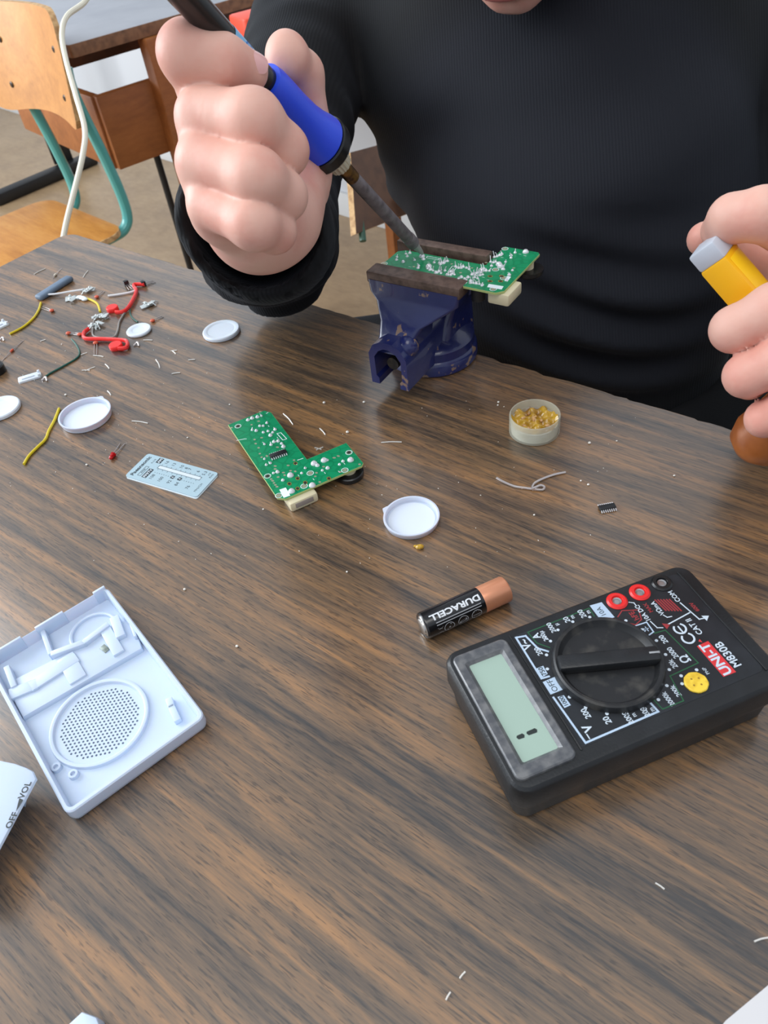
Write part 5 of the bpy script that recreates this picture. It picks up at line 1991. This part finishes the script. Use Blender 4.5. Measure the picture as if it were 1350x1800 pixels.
# white plastic clips
def clip_piece(label, a_px, b_px, w):
    a_, b_ = U(*a_px, 1), U(*b_px, 1)
    v = b_ - a_
    L_ = np.linalg.norm(v)
    t = thing('plastic_clip', label, 'clip', ((a_ + b_)[0] / 2, (a_ + b_)[1] / 2, 0), math.atan2(v[1], v[0]))
    obj('plate', MB().prism(rrect(-L_ / 2, -w / 2, L_ / 2, w / 2, 1.6), 0, 1.6, .3), wpl2, t)
    obj('ridge', MB().box((-1, -w * .12, 2.0), (L_ * .55, 1.4, 1.0), .3).box((L_ / 2 - 1.4, w / 2 - 1.2, 2.2), (2, 1.6, 2.2), .3).box((L_ / 2 - 1.4, -w / 2 + 1.2, 2.2), (2, 1.6, 2.2), .3), wpl2, t)
    return t


clip_piece('small white plastic clip at the end of the dark green wire', (32, 669), (72, 657), 8.5)
clip_piece('white plastic clip cut by the left edge, above the round cap', (-16, 580), (12, 566), 10)
for (x, y, lb) in ((80, 667, 'tiny bent brass contact at the end of the white clip'), (5, 597, 'tiny bent contact below the white clip at the left edge'), (241, 606, 'tiny bent contact below the small flat cap')):
    c = U(x, y, 0)
    tag(obj('bent_contact', MB().tube([(-2.4, -1.6, .6), (0, 0, 1.8), (1.6, -.6, 2.2), (2.2, -3.4, .6)], .75, 8, 4), wire_tin, loc=c), lb, 'contact')
c = U(-7, 655, 0)
tag(obj('knob', MB().lathe([(0, 0), (8, 0), (8.6, .6), (8.6, 6), (7.6, 7), (5.5, 7), (5, 5.6), (0, 5.6)], 32), blackpl, loc=c, smooth=40), 'black round knob cut by the left edge of the photo', 'knob')

# LED
c = U(200, 803, 0)
led = thing('red_led', 'small red light-emitting diode with two metal legs', 'LED', c)
dv = U(217, 779, 0) - c
ga = math.atan2(dv[1], dv[0])
ml = Matrix.Rotation(ga, 4, 'Z') @ Matrix.Translation((0, 0, 1.7)) @ Matrix.Rotation(PI / 2, 4, 'Y')
ledm = mat('red_led_lens', (214, 20, 24), 0.15, trans=0.4)
obj('lens', MB().lathe([(0, -4.4), (.8, -4.2), (1.35, -3.4), (1.5, -2.6), (1.5, .2), (1.9, .3), (1.9, 1.0), (0, 1.0)], 24, mtx=ml), ledm, led, smooth=60)
for s in (-.7, .7):
    obj('leg', MB().tube([tuple(ml @ Vector((0, s, .8))), tuple(Matrix.Rotation(ga, 4, 'Z') @ Vector((6, s * 1.8, 1.0))), tuple(Matrix.Rotation(ga, 4, 'Z') @ Vector((14, s * 2.6, .5)))], .28, 6, 3), wire_tin, led)

# ceramic capacitors and other small components
cap_m = mat('orange_ceramic', (198, 84, 52), 0.45)


def disc_cap(label, px, py, leg_px):
    c = U(px, py, 0)
    t = thing('ceramic_capacitor', label, 'capacitor', c, 0, 'orange disc capacitors')
    obj('disc', MB().ball((0, 0, 1.4), (2.2, 2.0, 1.3), 14), cap_m, t, smooth=180)
    v = U(*leg_px, .5) - c
    nrm = np.array([-v[1], v[0], 0]) / (np.linalg.norm(v) + 1e-6)
    for s in (-.9, .9):
        obj('leg', MB().tube([nrm * s + np.array([0, 0, 1.2]), nrm * s * 1.3 + v * .5 + np.array([0, 0, .5]), nrm * s * 1.2 + v], .3, 6, 3), wire_tin, t)
    return t


disc_cap('orange disc capacitor below the ferrite rod', 92, 548, (72, 540))
disc_cap('orange disc capacitor at the end of the short bent yellow wire', 171, 524, (182, 512))
disc_cap('orange disc capacitor left of the lower red pointer, legs to the right', 121, 588, (138, 586))
disc_cap('orange disc capacitor touching the left end of the lower red pointer', 141, 590, (128, 586))
disc_cap('orange disc capacitor below the lower red pointer arm', 169, 605, (168, 624))
disc_cap('orange disc capacitor touching the small flat white cap', 269, 566, (286, 556))


def axial(label, a_px, b_px, col, frac=.5, r=1.0):
    a_, b_ = U(*a_px, r), U(*b_px, r)
    c = a_ * (1 - frac) + b_ * frac
    t = thing('glass_diode', label, 'diode', (c[0], c[1], 0), 0)
    d = (b_ - a_) / np.linalg.norm(b_ - a_)
    z = np.array([0, 0, r])
    obj('body', MB().tube([-d * 1.9 + z, -d * 1.6 + z, d * 1.6 + z, d * 1.9 + z], [r * .8, r, r, r * .8], 12), col, t)
    obj('lead', MB().tube([a_ - c + z * 0 + np.array([0, 0, 0]), -d * 1.8 + z], .28, 6), wire_tin, t)
    obj('lead', MB().tube([d * 1.8 + z, b_ - c], .28, 6), wire_tin, t)
    return t


axial('orange-bodied component with long thin leads at the left edge', (2, 634), (42, 596), cap_m, .46)
axial('pale-bodied component with long thin leads behind the ferrite rod', (92, 489), (108, 470), mat('pale_glass', (206, 196, 176), 0.3), .3)
for (x, y, rz, lb) in ((223, 502, .6, 'black transistor left of the upper red pointer end'), (253, 503, 2.2, 'black transistor under the upper red pointer end')):
    c = U(x, y, 0)
    t = thing('transistor', lb, 'transistor', c, rz)
    obj('case', MB().prism([(-2.3, -1.8), (2.3, -1.8), (2.3, .6), (1.2, 1.8), (-1.2, 1.8), (-2.3, .6)], .4, 5.0, .3), ic_m, t)
    for k in (-1.2, 0, 1.2):
        obj('leg', MB().tube([(k, -1.6, 1.6), (k * 1.6, -5, 1.2), (k * 2.4, -11, .4)], .3, 6, 3), wire_tin, t)

# clipped leads strewn over the table: each one its own piece
clips = [
    ((300, 617), (311, 616), 'below the flat white cap, touching a shorter one'), ((303, 617), (309, 622), 'slanting off another below the flat white cap'),
    ((331, 633), (343, 632), 'right of the red pointers, upper of a pair'), ((302, 657), (317, 655), 'right of the red pointers, lower of a pair'),
    ((274, 632), (281, 647), 'thin curved one below the small flat cap'), ((252, 598), (268, 598), 'lying flat beneath the small flat cap'),
    ((142, 624), (153, 620), 'touching the bend of the green wire'), ((144, 651), (158, 651), 'below the green wire bend, left piece'), ((150, 652), (167, 645), 'below the green wire bend, crossing another'),
    ((164, 625), (182, 627), 'below the legs of the orange capacitor'), ((71, 600), (80, 597), 'left of the green wire top'), ((189, 687), (195, 695), 'above the large open lid'),
    ((232, 740), (260, 744), 'long one right of the large open lid'), ((498, 727), (515, 746), 'curved one right of the lying circuit board'), ((562, 753), (572, 764), 'short one right of the lying circuit board'),
    ((670, 778), (706, 777), 'long curly one left of the rosin jar'), ((1152, 1552), (1168, 1563), 'alone near the lower right'), ((1326, 1655), (1352, 1648), 'at the right edge near the bottom'),
    ((808, 1720), (818, 1708), 'near the bottom edge, upper of a pair'), ((784, 1758), (792, 1744), 'near the bottom edge, lower of a pair'),
    ((185, 640), (192, 648), 'thin grey one between green wire and flat caps'), ((553, 787), (565, 790), 'crumpled one above the short arm of the lying board'), ((556, 791), (568, 786), 'crossing another above the short arm of the lying board'),
    ((60, 482), (80, 472), 'dark thin one behind the ferrite rod'), ((146, 488), (155, 476), 'thin one right of the ferrite rod end')]
for a_, b_, where in clips:
    p, q = U(*a_, .4), U(*b_, .4)
    r = .42 if a_[1] < 1000 else .36
    mid = (p + q) / 2 + np.array([-(q - p)[1], (q - p)[0], 0]) * .04
    tag(obj('lead_clipping', MB().tube([p, mid, q], r, 6, 3), lead_m, world_mm=True), 'clipped metal lead, ' + where, 'clipping', 'clipped component leads')

balls = [((961, 777), 'white bead just below the rosin jar', 1.0), ((1036, 780), 'white bead right of the rosin jar', 1.0), ((611, 761), 'white bead above the short arm of the lying board', 1.1), ((570, 709), 'white crumb below the vise, left', 1.0),
         ((640, 708), 'white crumb below the vise mouth', .9), ((1021, 846), 'tiny pale crumb right of the wire knot', .6), ((1034, 853), 'tiny yellow crumb right of the wire knot', .8), ((876, 708), 'white crumb left of the rosin jar', .8),
         ((875, 713), 'tiny crumb beside another left of the rosin jar', .6), ((1084, 776), 'tiny bead far right of the rosin jar', .6), ((939, 906), 'tiny crumb left of the lone chip', .6), ((1185, 837), 'tiny bead near the right edge above the chip', .7),
         ((116, 695), 'pale crumb above the large open lid', .9), ((153, 818), 'pale crumb left of the dial card', .8), ((330, 770), 'tiny crumb above the dial card', .6), ((417, 1137), 'pale crumb right of the radio case', .8), ((610, 1006), 'tiny crumb left of the battery', .6), ((404, 712), 'tiny crumb above the lying board corner', .6),
         ((463, 896), 'tiny crumb below the lying board corner', .6), ((325, 1037), 'pale crumb above the radio case', .8), ((95, 547), 'tiny pale bead under the ferrite rod end', .9), ((109, 606), 'tiny bead left of the green wire', .6)]
ballm = mat('solder_bead', (236, 232, 222), 0.35)
for (x, y), lb, r in balls:
    tag(obj('solder_bead', MB().ball((0, 0, r * .8), (r, r * .9, r * .8), 10), ballm, loc=U(x, y, 0), smooth=180), lb, 'bead', 'solder beads and crumbs')
# fine dust of solder specks: uncountable
rs = random.Random(11)
mb = MB()
for k in range(150):
    x, y = (rs.uniform(0, 460), rs.uniform(560, 860)) if k < 70 else (rs.uniform(100, 1150), rs.uniform(700, 1000))
    c = U(x, y, 0)
    t = ((c - CORNER) @ E1, (c - CORNER) @ E2)
    if t[1] > -8:
        continue
    s = rs.uniform(.14, .34)
    mb.box((c[0], c[1], s / 2), (s * rs.uniform(1, 2.4), s, s), 0, rot=rs.uniform(0, 3))
tag(obj('solder_specks', mb, ballm, world_mm=True, smooth=None), 'fine specks of solder dust strewn over the table', 'specks', kind='stuff')
